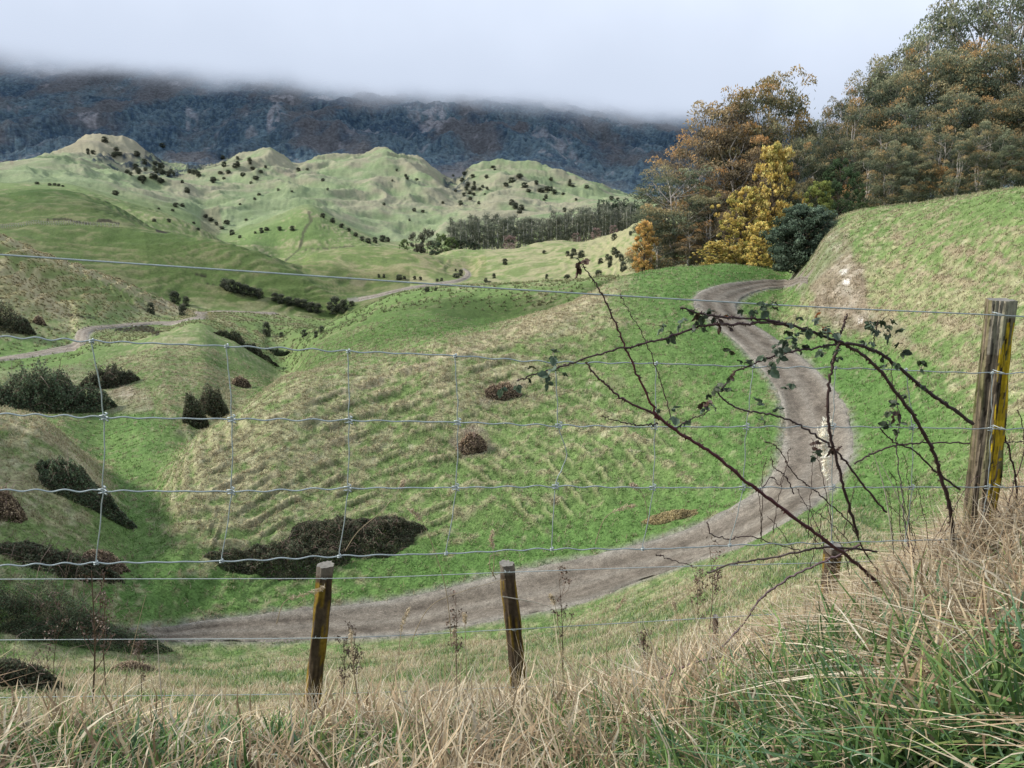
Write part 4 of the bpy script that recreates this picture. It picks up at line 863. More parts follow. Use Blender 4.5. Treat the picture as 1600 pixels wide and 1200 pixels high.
def post_mesh(g, base, top, prof, cfn, nz=44, per=5, twist=0.0, rough=.003, seed=1):
    """prof: cross-section corners (metres, local x,y) swept from base to top; cfn(u, v, face) -> colour"""
    r = np.random.default_rng(seed); base = np.array(base); top = np.array(top); pr = []; fc = []
    n = len(prof)
    for k in range(n):
        a = np.array(prof[k], float); b = np.array(prof[(k + 1) % n], float)
        for q in range(per): pr.append(a + (b - a) * q / per); fc.append(k + q / per)
    pr = np.array(pr); m = len(pr); V = []; Cc = []; h = np.linalg.norm(top - base)
    for i in range(nz):
        v = i / (nz - 1); c = base + (top - base) * v; sc = 1.06 - .06 * v
        nn = np.array([float(noise(fc[j] * 2.2, v * h * 1.6, seed)) * 1.6 + float(noise(fc[j] * 7.1, v * h * 5, seed + 3)) for j in range(m)])
        for j in range(m):
            d = pr[j] * sc; l = np.linalg.norm(d); d = d * (1 + rough * nn[j] / l * 1.6)
            V.append((c[0] + d[0], c[1] + d[1], c[2])); Cc.append(cfn(fc[j], v, nn[j], seed))
    V = np.array(V); i = np.arange(nz - 1)[:, None] * m + np.arange(m)[None, :]; j = np.arange(nz - 1)[:, None] * m + (np.arange(m)[None, :] + 1) % m
    g.add(V, np.stack([i, j, j + m, i + m], -1).reshape(-1, 4), np.array(Cc))
    tv = V[-m:]; cen = tv.mean(0); inner = cen + (tv - cen) * .5 + np.array([0, 0, -.002]); g.add(np.vstack([tv, inner, cen[None]]), np.array([[q, (q + 1) % m, m + (q + 1) % m] for q in range(m)] + [[q, m + (q + 1) % m, m + q] for q in range(m)] + [[m + q, m + (q + 1) % m, 2 * m] for q in range(m)]), (.20, .19, .165))
def c_post(f, v, nn, s):
    """weathered quarter-split post: grey brown face, mustard lichen crust on the right hand face"""
    face = int(f); gr = float(noise(f * 16, v * 3.2, 9)); fine = float(noise(f * 34, v * 26, 10)); blot = float(noise(f * 3, v * 6, 15))
    b = np.array([.200, .165, .120]) if face == 0 else np.array([.15, .12, .085])
    b = b * (1 + .75 * gr + .35 * fine)
    if float(noise(f * 8, v * 1.6, 12)) > .16: b = b * .42
    if v > .86 and face == 0: b = b * .5 + np.array([.15, .14, .115])
    b = b * (.55 + .6 * v) + np.array([.02, .035, 0]) * max(0, blot) * 2
    m_ = float(noise(f * 5, v * 9, 31)) * .7 + fine * .35
    if face == 0: m_ += (f - .62) * 2.2 - .35 - abs(v - .76) * 2.2
    elif face == 1: m_ += .50 - abs(v - .73) * 1.5
    else: m_ = -1
    crack = abs(f - 1.06 - .07 * math.sin(v * 23) - .05 * gr) < .07 and .56 < v < .90
    if v > .945: m_ = -1
    if m_ > .12 and not crack: b = np.array([.47, .335, .022]) * (.85 + .5 * fine + .25 * gr)
    elif crack: b = np.array([.035, .03, .02])
    if fine < -.42: b = b * .35
    if v > .955 and face == 1: b = np.array([.24, .23, .17]) * (1 + .4 * fine)
    return np.clip(b, .008, 1)
pb = onfence(1524, 905, .06); ptp = onfence(1564, 468, .06)
g = Geo(); post_mesh(g, (pb.x, pb.y, pb.z - .25), tuple(ptp), [(-.039, -.022), (-.001, -.042), (.041, -.020), (.036, .036), (-.030, .036)], c_post, 260, 16, rough=.0042, seed=3); link('post', g.mesh('post', M['wood'], True), fence)
g = Geo()
for y in (492, 583, 670, 761):
    c = np.array(tuple(onfence(1566, y, -.010))); wtube(g, [c + np.array([-.012, .03, .004]), c + np.array([-.010, -.004, .004]), c + np.array([.012, -.004, -.003]), c + np.array([.014, .03, -.003])], .0016, 5)
link('staple', g.mesh('staple', M['wire']), fence)

# --- the lower fence on the slope
bf = empty('wire_fence', (0, 0, 0)); tag(bf, 'lower plain wire fence with three short mossy posts on the slope below', 'fence')
for kn in ([(-120,906),(0,905),(500,904),(800,894),(1000,887),(1300,879),(1500,873)], [(-120,1001),(0,1000),(500,997),(790,984),(1000,972),(1300,955),(1500,946)], [(-120,1091),(0,1090),(150,1088),(500,1084),(800,1074),(1100,1060)], [(-120,915),(0,905),(240,906)]):
    if kn[1][0] == 0 and len(kn) == 3: continue
    g = Geo(); wtube(g, wirepath(kn, lambda x, y: onback(x, y, -.06), 16), .0024); link('line_wire', g.mesh('line_wire', M['wire']), bf)
def c_small(f, v, nn, s):
    b = np.array([.075, .055, .038]) * (1 + .8 * float(noise(f * 3, v * 5, s)))
    m_ = float(noise(f * 2.5, v * 4, s + 7)) + .22 * math.sin(f * 1.7 + s)
    if m_ > .16 and .12 < v < .93: b = np.array([.15, .10, .018]) * (.7 + .8 * min(1, (m_ - .08) * 3))
    if v > .965: b = np.array([.16, .14, .115])
    if v < .35: b = b * .6
    return np.clip(b, .006, 1)
def oct_(r, sq=1.0): return [(r * math.cos(a), r * sq * math.sin(a)) for a in np.linspace(0, 2 * math.pi, 9)[:-1] + .3]
for k, (x0, y0, x1, y1, rad) in enumerate([(478,1165,509,882,.048),(822,1150,791,880,.044),(1284,1010,1303,853,.048)]):
    b_, t_ = onback(x0, y0), onback(x1, y1); g = Geo(); post_mesh(g, (b_.x, b_.y, b_.z - .1), (t_.x, t_.y, t_.z), oct_(rad), c_small, 60, 3, rough=.006, seed=20 + k); link('post', g.mesh('post', M['wood']), bf)
    g = Geo()
    for yy in ([905, 997] if k == 0 else [894, 985] if k == 1 else [879, 955]):
        xx = x1 + (x0 - x1) * (yy - y1) / (y0 - y1); c = np.array(tuple(onback(xx, yy, -.055))); wtube(g, [c + np.array([-.014, .02, .006]), c + np.array([-.012, -.006, .006]), c + np.array([.012, -.006, 0]), c + np.array([.014, .02, 0])], .0018, 5)
    link('staple', g.mesh('staple', M['wire']), bf)
sp = tag(empty("old_stake", tuple(onback(1122, 1030))), "short rotten grey stake leaning in the dry grass below the brambles", "stake")
g = Geo(); a_, b_ = onback(1120, 1060) , onback(1118, 962); o3 = onback(1122, 1030); post_mesh(g, (a_.x - o3.x, a_.y - o3.y, a_.z - o3.z), (b_.x - o3.x, b_.y - o3.y, b_.z - o3.z), oct_(.018), lambda f, v, nn, s: np.array([.15, .115, .09]) * (1 + .6 * nn * .3), 20, 2, rough=.003, seed=41); link('stake', g.mesh('stake', M['wood']), sp)

# ------------------------------------------------------------------ brambles arching over the fence
def leaf_mesh(seed, col):
    """one bramble leaf: three toothed, folded leaflets on a stalk"""
    r = np.random.default_rng(seed); g = Geo(); L = .026
    def leaflet(o, ang, s, pitch):
        n = 7; V = []; u = np.linspace(0, 1, n)
        wd = .42 * np.sin(np.pi * u ** .75) ** .8
        for i in range(n):
            tooth = 1.12 if i % 2 else .92
            for sgn in (-1, 0, 1):
                x = sgn * wd[i] * tooth * s * L; z = abs(x) * .55 - .10 * s * L * math.sin(u[i] * 3.1) * 3 * u[i]; V.append((x, u[i] * s * L * 1.15, z))
        V = np.array(V); c, sn = math.cos(pitch), math.sin(pitch); V = V @ np.array([[1, 0, 0], [0, c, sn], [0, -sn, c]]); c, sn = math.cos(ang), math.sin(ang); V = V @ np.array([[c, sn, 0], [-sn, c, 0], [0, 0, 1]])
        Fq = [[i * 3 + k, i * 3 + k + 1, i * 3 + k + 4, i * 3 + k + 3] for i in range(n - 1) for k in (0, 1)]
        cc = np.array(col) * r.uniform(.8, 1.2); C_ = np.repeat(np.array([cc * 1.0, cc * .75, cc * 1.05])[None], n, 0).reshape(-1, 3); g.add(V + np.array(o), np.array(Fq), C_)
    st = L * .8; tube(g, [(0, 0, 0), (0, st * .5, .002), (0, st, 0)], .0008, np.array(col) * .8 + np.array([.04, 0, 0]), None, 4, False)
    leaflet((0, st, 0), r.normal() * .1, r.uniform(.9, 1.15), -r.uniform(.1, .6)); leaflet((0, st * .92, 0), 1.25 + r.normal() * .15, r.uniform(.65, .85), -r.uniform(.1, .7)); leaflet((0, st * .92, 0), -1.25 + r.normal() * .15, r.uniform(.65, .85), -r.uniform(.1, .7))
    return g.mesh('leaf', M['bleaf'], False)
LM = {'b': [leaf_mesh(1, (.085, .125, .080)), leaf_mesh(2, (.11, .145, .100)), leaf_mesh(3, (.07, .105, .060))], 'd': [leaf_mesh(4, (.035, .055, .025)), leaf_mesh(5, (.05, .07, .03))], 'r': [leaf_mesh(6, (.085, .045, .028)), leaf_mesh(7, (.06, .035, .025))], 'o': [leaf_mesh(8, (.36, .14, .05))]}
def cane(path, r0, r1, label, col=(.050, .020, .024), col2=(.055, .030, .026), lv=(), D=None, thorns=1.0, off=.0, sd=1, group='bramble canes by the fence'):
    """path of photo pixels lifted on to the fence plane, offset in front or behind"""
    P = [tuple(onfence(p[0], p[1], (p[2] if len(p) > 2 else off))) for p in path]; n = max(12, len(P) * 7); P = spline(P, n); r = np.random.default_rng(sd)
    root = empty('bramble_cane', P[0]); tag(root, label, 'bramble cane', group); o = P[0].copy(); P = P - o
    P[1:-1] += r.normal(scale=.0016, size=(n - 2, 3)); rad = np.linspace(r0, r1, n) * (1 + .12 * np.sin(np.arange(n) * 1.7)); g = Geo(); tube(g, P, rad, col, col2, 7)
    L = np.linalg.norm(np.diff(P, axis=0), axis=1).sum(); nt_ = int(L / .011 * thorns)
    for k in range(nt_):
        u = r.uniform(0, n - 1.01); i = int(u); p = P[i] + (P[i+1] - P[i]) * (u - i); t = P[i+1] - P[i]; t /= max(1e-9, np.linalg.norm(t)); a = r.normal(size=3); a -= t * a.dot(t); a /= np.linalg.norm(a)
        s_ = r.uniform(.004, .0075) * (.6 + r0 / .004 * .4); b = np.cross(t, a); q = p + a * rad[i] * .7
        V = [q + t * s_ * .45, q - t * s_ * .3 + b * s_ * .22, q - t * s_ * .3 - b * s_ * .22, q + a * s_ - t * s_ * .35]; g.add(V, np.array([[0, 1, 3], [1, 2, 3], [2, 0, 3]]), np.array(col2) * 1.15)
    link('stem', g.mesh('stem', M['cane']), root)
    for (x, y, kinds) in lv:
        for ch in kinds + (kinds[0] if len(kinds) == 1 and sd < 15 else ''):
            me = LM[ch][r.integers(len(LM[ch]))]; l = link('leaf', me, root); tgt = np.array(tuple(onfence(x, y, off + r.normal() * .012))) - o; l.location = tgt + r.normal(scale=.010, size=3)
            l.rotation_euler = (r.uniform(-1.2, .9), r.uniform(-.8, .8), r.uniform(0, 6.28)); s_ = r.uniform(.55, 1.0); l.scale = (s_, s_, s_)
    return root
RED = (.095, .022, .028); DKC = (.032, .018, .020); PNK = (.17, .10, .10)
cane([(1385,925,.05),(1340,882,.03),(1290,845),(1230,800),(1170,755),(1110,706),(1060,675),(1020,645)], .0062, .0042, 'thickest red bramble cane running diagonally up from the dry grass mound across the road', (.05,.018,.022), RED, off=-.02, sd=1)
cane([(1022,646),(975,625),(948,602),(930,585),(915,565)], .0032, .0022, 'thin curved branch arching from the red cane up to the long leafy cane', (.07,.025,.026), (.10,.06,.05), off=-.02, sd=2, thorns=1.4)
cane([(1030,655),(1008,612),(990,570),(972,530),(955,490),(938,455),(925,435),(913,418),(900,404)], .0034, .0010, 'thin straight red shoot pointing up and left with tiny buds at its tip', RED, (.04,.03,.025), off=-.02, sd=3, thorns=1.2, lv=[(905,408,'r'),(912,414,'r')])
cane([(1028,662),(1000,664),(975,660),(955,655),(941,649)], .0024, .0008, 'short twig sticking out to the left from the netting knot on the red cane', DKC, off=-.03, sd=4)
cane([(1053,672),(1062,665),(1080,655),(1098,648),(1108,640)], .0022, .0014, 'short side twig with grey green leaves right of the red cane', DKC, off=-.02, sd=5, lv=[(1045,652,'bb'),(1058,650,'b'),(1104,640,'bb'),(1110,632,'r')])
cane([(1048,652),(1040,620),(1028,585),(1012,540),(998,510),(983,485),(968,460)], .0016, .0008, 'very thin bare shoot between the red shoot and the road', (.08,.045,.04), off=-.02, sd=6, thorns=.8)
cane([(1520,662,.01),(1480,632),(1445,608),(1400,570),(1375,552),(1345,540),(1311,534),(1275,521),(1235,508),(1180,498),(1130,495),(1095,490),(1064,480)], .0060, .0022, 'thick dark cane arching left from the lichened post over the road', DKC, (.045,.022,.022), off=-.03, sd=7, thorns=1.3,
     lv=[(1100,488,'dr'),(1120,490,'dd'),(1108,500,'r'),(1078,494,'bd'),(1135,505,'ro'),(1150,486,'d'),(1185,482,'b'),(1200,478,'bb'),(1212,482,'d'),(1240,505,'b'),(1262,512,'bd'),(1275,520,'b'),(1290,528,'b'),(1285,505,'bd'),(1268,503,'o'),(1235,530,'b'),(1215,540,'bb'),(1245,535,'b'),(1220,525,'d'),(1300,520,'b'),(1390,560,'b'),(1410,548,'d'),(1425,565,'bd')])
cane([(1240,510),(1195,504),(1160,506),(1110,508),(1080,514),(1040,528),(1000,538),(960,547),(910,562),(870,576),(835,586),(808,595)], .0040, .0016, 'long dark thorny cane reaching farthest left over the green hill with few leaves', (.06,.028,.028), (.04,.02,.022), off=-.03, sd=8, thorns=1.3,
     lv=[(1085,520,'b'),(1045,508,'dd'),(1038,502,'b'),(1068,500,'b'),(882,552,'bb'),(862,580,'bb'),(868,588,'b'),(835,575,'dd'),(805,597,'b')])
cane([(1308,537),(1280,543),(1245,548),(1210,556),(1180,568),(1155,578),(1146,584)], .0034, .0022, 'straight dark branch going left from the branching point of the arch towards a leaf cluster', DKC, off=-.03, sd=9, lv=[(1150,570,'dd'),(1145,578,'dr'),(1152,560,'d'),(1232,537,'b'),(1250,545,'d'),(1200,570,'b')])
cane([(1146,584),(1130,605),(1122,614),(1140,630),(1165,642),(1200,647),(1232,655),(1262,672),(1290,690),(1320,720),(1350,760),(1385,800)], .0022, .0034, 'wandering thin cane dropping across the road below the arch', (.07,.045,.04), (.05,.03,.03), off=-.01, sd=10, lv=[(1112,607,'dd'),(1122,608,'d'),(1200,640,'b'),(1222,640,'b'),(1285,700,'r'),(1275,715,'d'),(1205,560,'b'),(1240,594,'bb')])
cane([(1496,875,.03),(1490,840,.01),(1484,795),(1470,745),(1455,700),(1430,655),(1405,620),(1375,580),(1345,552),(1311,535)], .0068, .0044, 'thick dark thorny cane rising in a bow from the grass left of the lichened post', DKC, off=-.02, sd=11, thorns=1.6, lv=[(1400,640,'r'),(1395,640,'d'),(1420,605,'d'),(1395,665,'b'),(1400,668,'d')])
cane([(1340,835,.02),(1322,775),(1310,730),(1300,690),(1293,650),(1295,600),(1302,565),(1311,537)], .0046, .0040, 'upright dark cane standing over the road under the branching point', DKC, off=-.02, sd=12, thorns=1.3, lv=[(1315,700,'r'),(1318,557,'b'),(1302,552,'b')])
cane([(1305,535),(1312,522),(1318,508),(1323,490)], .0042, .0022, 'short snapped stub pointing straight up at the top of the arch', DKC, off=-.03, sd=13, thorns=2, lv=[(1368,505,'bd'),(1362,512,'b'),(1375,520,'b'),(1378,540,'bd'),(1365,530,'b')])
cane([(1368,540),(1366,525),(1370,510),(1372,500)], .0018, .0012, 'small leafy sprig standing on the arch right of the stub', DKC, off=-.03, sd=14, lv=[(1372,500,'bb'),(1366,512,'b'),(1384,515,'b'),(1390,498,'d')])
cane([(1335,725),(1360,710),(1385,700),(1420,693),(1460,692),(1515,693)], .0026, .0024, 'thin cane running level to the lichened post', (.05,.03,.03), off=-.01, sd=15)
cane([(1420,855,.03),(1412,800),(1408,760),(1400,700),(1405,650),(1395,600),(1392,560)], .0022, .0012, 'grey dead upright cane behind the bowed cane', (.16,.14,.14), off=.02, sd=16, thorns=.7)
cane([(1500,765),(1460,735),(1430,705),(1395,690),(1375,670)], .0036, .0018, 'dark cane crossing behind the bowed cane near the lichened post', DKC, off=.0, sd=17)
cane([(975,1103,.28),(1010,1080,.26),(1050,1050,.25),(1090,1034,.25),(1130,1026,.25),(1185,1018,.25),(1220,1012,.25)], .0042, .0048, 'pale pinkish old cane lying on the dry grass low in the middle', PNK, (.20,.15,.13), off=.25, sd=18)
cane([(1128,1012,.3),(1160,975,.3),(1190,935,.28),(1230,905,.25),(1270,885,.2),(1310,868,.15),(1345,850,.1)], .0034, .0040, 'purple cane curving up from the grass to the lower post', (.11,.075,.085), (.07,.04,.045), off=.25, sd=19)
cane([(1285,995,.25),(1310,965,.22),(1340,948,.2)], .005, .004, 'short thick purple cane end poking from the dry mound', (.10,.055,.065), off=.2, sd=20)
cane([(1105,895,.2),(1150,880,.18),(1200,872,.15),(1250,862,.1),(1300,855,.1),(1370,862,.1)], .0030, .0036, 'weathered dark cane lying across the top of the lower post', (.09,.07,.06), DKC, off=.2, sd=21)
cane([(1025,866,.2),(1050,875,.2),(1085,887,.2)], .0018, .0010, 'small broken twig hanging over the road edge', (.06,.04,.035), off=.2, sd=22)
cane([(1380,905,.1),(1350,860,.08),(1330,820,.05),(1300,790,.02),(1268,762),(1240,740),(1215,700),(1195,690)], .0026, .0012, 'thin bare branch rising left over the road beside the thick red cane', DKC, off=.02, sd=23)
cane([(1240,772),(1228,745),(1210,730),(1205,712)], .0020, .0010, 'small forked dead twig on the red cane over the road', DKC, off=0, sd=24); cane([(1188,768),(1205,745),(1218,760),(1222,740)], .0016, .0008, 'little crooked dead twig low over the road edge', DKC, off=0, sd=25)
cane([(1105,815,.1),(1112,835,.1),(1140,842,.1),(1172,838,.1),(1210,850,.1),(1250,860,.1)], .0018, .0016, 'crooked dry twig above the road edge left of the lower post', (.07,.05,.045), off=.1, sd=26)
for k, (pth, rr_) in enumerate([([(1575,900,.1),(1590,820,.1),(1585,740,.08),(1570,680,.05),(1556,650,.05)], .0040), ([(1540,915,.1),(1560,830,.1),(1600,780,.1),(1640,740,.1)], .0036), ([(1620,900,.1),(1590,850,.1),(1560,800,.1),(1540,770,.1)], .0030), ([(1600,880,.1),(1575,800,.08),(1600,700,.08),(1590,640,.08)], .0022), ([(1640,820,.1),(1600,790,.1),(1570,800,.1),(1530,845,.08)], .0032), ([(1555,700,.04),(1580,690,.04),(1640,697,.04)], .002), ([(1645,910,.1),(1620,850,.1),(1560,880,.1)], .003)]):
    cane(pth, rr_, rr_ * .6, ['dark cane climbing the right side of the lichened post', 'cane leaning right out of the picture beside the lichened post', 'cane leaning left behind the lichened post', 'thin upright cane at the right edge of the picture', 'low cane arching into the foot of the lichened post', 'thin level twig right of the lichened post', 'low cane at the right edge just above the dry grass'][k], (.075,.045,.05) if k % 2 else DKC, off=.08, sd=40 + k, thorns=1.2, lv=[(pth[1][0], pth[1][1], 'd')] if k % 2 == 0 else ())
# dark thin thicket twigs standing in the grass under the arch
rt = np.random.default_rng(77)
for k in range(26):
    x = rt.uniform(1180, 1500); y = rt.uniform(830, 900); h = rt.uniform(60, 150); lx = rt.normal() * 30
    cane([(x, y, .06), (x + lx * .3, y - h * .4, .04), (x + lx * .6 + rt.normal() * 8, y - h * .75, .03), (x + lx, y - h, .02)], .0014, .0007, 'thin dark twig in the thicket of upright twigs between road and lichened post', (.07,.05,.045), off=.03, sd=60 + k, thorns=.5, group='upright twigs under the bramble arch')

# ------------------------------------------------------------------ tall seed stalks
def stalk(path, r0, head, label, D=None, col=(.50,.42,.29), off=.1, sd=1, cat='grass stalk', name='grass_stalk'):
    P = [tuple(onfence(p[0], p[1], off)) for p in path]; P = spline(P, max(10, 5 * len(P))); o = P[0].copy(); root = empty(name, o); tag(root, label, cat); P = P - o
    g = Geo(); tube(g, P, np.linspace(r0, r0 * .4, len(P)), np.array(col) * .8, col, 4); link('stem', g.mesh('stem', M['grassblade']), root)
    if head:
        r = np.random.default_rng(sd); gh = Geo(); k = max(3, int(len(P) * head)); Q = P[-k:]; big = 'plume' in label; n = 420 if big else 110; u = r.uniform(0, k - 1.01, n); i = u.astype(int); p = Q[i] + (Q[i+1] - Q[i]) * (u - i)[:, None]
        c = lerp(np.array(col), np.array(col) * 1.3 + .08, r.uniform(0, 1, n)) * r.uniform(.75, 1.15, n)[:, None]; leaves(gh, p + r.normal(scale=.007 if big else .0035, size=(n, 3)), .022 if big else .014, .004 if big else .003, c * (1.35 if big else 1), r, droop=.9 if big else .6); link('seed_head', gh.mesh('seed_head', M['grassblade'], False), root)
ST = [([(705,1010),(702,960),(693,905),(675,850),(660,815),(641,796)], .2, 'tall pale stalk bending over to the left above the middle of the road'),
      ([(770,900),(772,870),(768,845),(770,830)], .5, 'short seed stalk standing just left of the middle lower post'),
      ([(775,905),(765,885),(768,868),(780,868)], 0, 'curled dry blade looped at the top of the middle lower post'),
      ([(540,860),(560,830),(600,795),(632,752)], .1, 'faint thin stalk leaning right above the dark bramble mound'),
      ([(640,1010),(670,950),(720,925),(790,905)], 0, 'long thin blade leaning right in front of the road'),
      ([(785,932),(830,940),(861,949)], 0, 'single thick white straw lying level beside the middle lower post'),
      ([(930,850),(945,810),(970,795),(992,790)], .5, 'brown seed head nodding right above the near road'),
      ([(1012,820),(1010,790),(1000,765),(985,757)], .3, 'pale hooked grass tip above the near road'),
      ([(432,975),(445,940),(480,928),(505,918)], .6, 'fluffy pale seed head bending right to the left lower post'),
      ([(190,1130),(195,1070),(215,980),(228,930)], .0, 'long faint straw leaning right on the left bank'),
      ([(255,1120),(250,1060),(246,1000)], .0, 'single white upright straw on the left bank'),
      ([(1300,850),(1297,800),(1293,760),(1290,720),(1286,680),(1294,658)], .55, 'large white feathery plume hanging over the road'),
      ([(1395,850),(1385,780),(1372,730),(1360,700)], .0, 'white straw rising under the bramble arch'),
      ([(1440,880),(1420,820),(1395,760),(1375,722)], .0, 'long white straw leaning left under the bramble arch'),
      ([(1380,930),(1430,880),(1480,830),(1525,788)], .0, 'long white straw crossing in front of the lichened post'),
      ([(1130,1030),(1108,960),(1075,915)], .0, 'pale straw leaning left below the road edge'),
      ([(976,980),(1060,930),(1100,905),(1180,845)], .0, 'very long pale straw leaning right below the road edge'),
      ([(880,1060),(875,1000),(868,950),(860,930)], .3, 'thin seed stalk right of the middle lower post'),
      ([(605,1110),(620,1040),(628,980),(640,950)], .4, 'thin seed stalk in front of the road left of middle'),
      ([(950,1050),(948,1000),(960,960),(975,935)], .3, 'thin arching seed stalk in the middle of the dry bank'),
      ([(560,1100),(552,1040),(548,985)], .5, 'brown dock like seed stalk right of the left lower post'),
      ([(1040,1040),(1060,980),(1052,940)], .3, 'thin seed stalk below the bend of the near road'),
      ([(730,1080),(728,1020),(726,960)], .2, 'upright straw close left of the middle lower post'), ([(715,1090),(712,1040),(710,985)], .2, 'second upright straw left of the middle lower post')]
for k, (p_, h_, l_) in enumerate(ST): stalk(p_, .0022 if 'plume' in l_ or 'white' in l_ else .0015, h_, l_, off=.35 if p_[0][0] < 1250 else .1, sd=200 + k, col=(.62,.57,.47) if 'white' in l_ else (.42,.34,.22))
# dead weed stems on the left bank
def weed(x, y0, y1, label, off, r0=.004, sd=1):
    r = np.random.default_rng(sd); b_ = np.array(tuple(onback(x, y0, off))); t_ = np.array(tuple(onback(x + r.normal() * 8, y1, off))); root = empty('dead_weed', b_); tag(root, label, 'dead weed', 'dead brown weeds on the bank')
    g = Geo(); P = spline([(0, 0, -.05), tuple((t_ - b_) * .5 + r.normal(scale=.02, size=3)), tuple(t_ - b_)], 14); tube(g, P, np.linspace(r0, r0 * .4, 14), (.10,.06,.045), (.13,.085,.06), 5); H = np.linalg.norm(t_ - b_)
    for k in range(12):
        i = r.integers(5, 13); a = r.uniform(0, 6.28); l = H * r.uniform(.06, .2); e = P[i] + np.array([math.cos(a) * l * .5, math.sin(a) * l * .5, l]); tube(g, spline([P[i], (P[i] + e) / 2 + np.array([math.cos(a), math.sin(a), 0]) * l * .15, e], 5), np.linspace(r0 * .5, r0 * .25, 5), (.12,.075,.055), None, 4)
        leaves(g, e + r.normal(scale=.012, size=(14, 3)), .018, .009, np.tile(np.array([.13,.085,.06]), (14, 1)) * r.uniform(.6, 1.2, 14)[:, None], r)
    link('stem', g.mesh('stem', M['cane'], False), root)
weed(140, 1125, 892, 'tall reddish brown dead weed stem standing at the left', -.5, .006, 1); weed(163, 1060, 925, 'thinner dead weed stem right of the tall reddish one', 0, .004, 2); weed(88, 1110, 940, 'thin dead weed stem left of the tall reddish one', 0, .003, 3); weed(220, 1110, 1010, 'low dead weed twig on the left bank', 0, .003, 4)
weed(562, 1090, 988, 'bushy brown dead weed right of the left lower post', 0, .005, 5); weed(528, 1100, 1005, 'thin dead weed close to the left lower post', 0, .003, 6); weed(712, 1060, 930, 'thin bare dead weed left of the middle lower post', 0, .003, 7); weed(1020, 1050, 990, 'short black weed stalk below the near road', 0, .005, 8); weed(880, 1060, 900, 'thin dark weed stalk right of the middle lower post', 0, .003, 9)
weed(1098, 1010, 900, 'thin dark weed stalk below the long pale straw', 0, .003, 10); weed(1108, 990, 850, 'tall thin dark weed stalk over the road edge', 0, .003, 11)

# --- the far off fence along the bench of the left hill
fp = [hit(x, y, 200) for x, y in [(2,357),(20,355),(45,352),(70,351.5),(95,351.5),(120,352),(150,353),(185,355)]]
P = spline([tuple(q) for q in fp], 46); P[:, 2] = groundv(P[:, 0], P[:, 1]); g = Geo(); o = P[0].copy()
for q in P: tube(g, [q - o, q - o + np.array([0, 0, 1.15])], .09, (.36, .34, .30), None, 4)
for hz in (.5, 1.0): tube(g, P - o + np.array([0, 0, hz]), .03, (.3, .3, .29), None, 3, False)
tag(link('post_fence', g.mesh('post_fence', M['wood'])), 'faint row of pale fence posts along the bench of the left hill', 'fence').location = o
# ------------------------------------------------------------------ grass: blades near, tufts farther off
def blades(name, X, Y, L, W, lean, colr, seg=4, seed=1, mat='grassblade', az=None, droop=1.0, kind='stuff', z=None, wobble=.07, root=.26):
    r = np.random.default_rng(seed); n = len(X); Z = groundv(X, Y) - .02 if z is None else z
    th = r.uniform(0, 2 * np.pi, n) if az is None else az; s = np.linspace(0, 1, seg + 1)[None, :]
    L = L[:, None]; k = lean[:, None] * droop
    hx = L * (k * s ** 1.8) ; vz = L * (s * np.sqrt(np.clip(1 - (k * .75) ** 2, .08, 1)) - .55 * np.clip(k - .55, 0, 2) * s ** 3)
    wob = L * wobble * np.sin(2 * np.pi * s * r.uniform(.6, 1.6, n)[:, None] + r.uniform(0, 6.28, n)[:, None]) * s
    cx = X[:, None] + hx * np.cos(th)[:, None] - wob * np.sin(th)[:, None]; cy = Y[:, None] + hx * np.sin(th)[:, None] + wob * np.cos(th)[:, None]; cz = Z[:, None] + vz + wob * .4
    ph = th + np.pi / 2 + r.normal(scale=.5, size=n); w = W[:, None] * (1 - s ** 2.2 * .93) * .5; tw = ph[:, None] + s * r.normal(scale=.8, size=n)[:, None]
    wx = w * np.cos(tw); wy_ = w * np.sin(tw)
    V = np.stack([np.stack([cx - wx, cy - wy_, cz], -1), np.stack([cx + wx, cy + wy_, cz], -1)], 2).reshape(-1, 3)
    b = np.arange(n)[:, None] * 2 * (seg + 1) + np.arange(seg)[None, :] * 2; Fq = np.stack([b, b + 1, b + 3, b + 2], -1).reshape(-1, 4)
    sh = (root + (1.12 - root) * s ** .75)[..., None] * colr[:, None, :]; Cc = np.repeat(sh[:, :, None, :], 2, 2).reshape(-1, 3)  # roots darkened: shade deep in the grass painted into the blades
    o = link(name, npmesh(name, V, Fq, Cc, M[mat], True)); o['kind'] = kind; return o
def scatter_fan(n, a0, a1, d0, d1, seed, pw=1.0):
    r = np.random.default_rng(seed); a = r.uniform(a0, a1, n); d = (r.uniform(0, 1, n) ** pw) * (d1 - d0) + d0
    return d * np.sin(a), d * np.cos(a), a, d, r
def pal(r, n, cols, wts, jit=.25):
    c = np.array(cols)[r.choice(len(cols), n, p=np.array(wts) / sum(wts))]; return c * r.uniform(1 - jit, 1 + jit, n)[:, None]
DRYC = [(.60,.50,.34),(.50,.39,.25),(.40,.29,.18),(.70,.62,.47),(.30,.21,.13)]
GRC = [(.12,.22,.06),(.17,.28,.09),(.15,.26,.14),(.26,.32,.10),(.085,.16,.055)]
ra = math.radians
def mound(a):    # how much of the dead, tall grass stands at this azimuth (photo: heaped at the right)
    px = 800 + F * np.tan(a) * .88
    return px
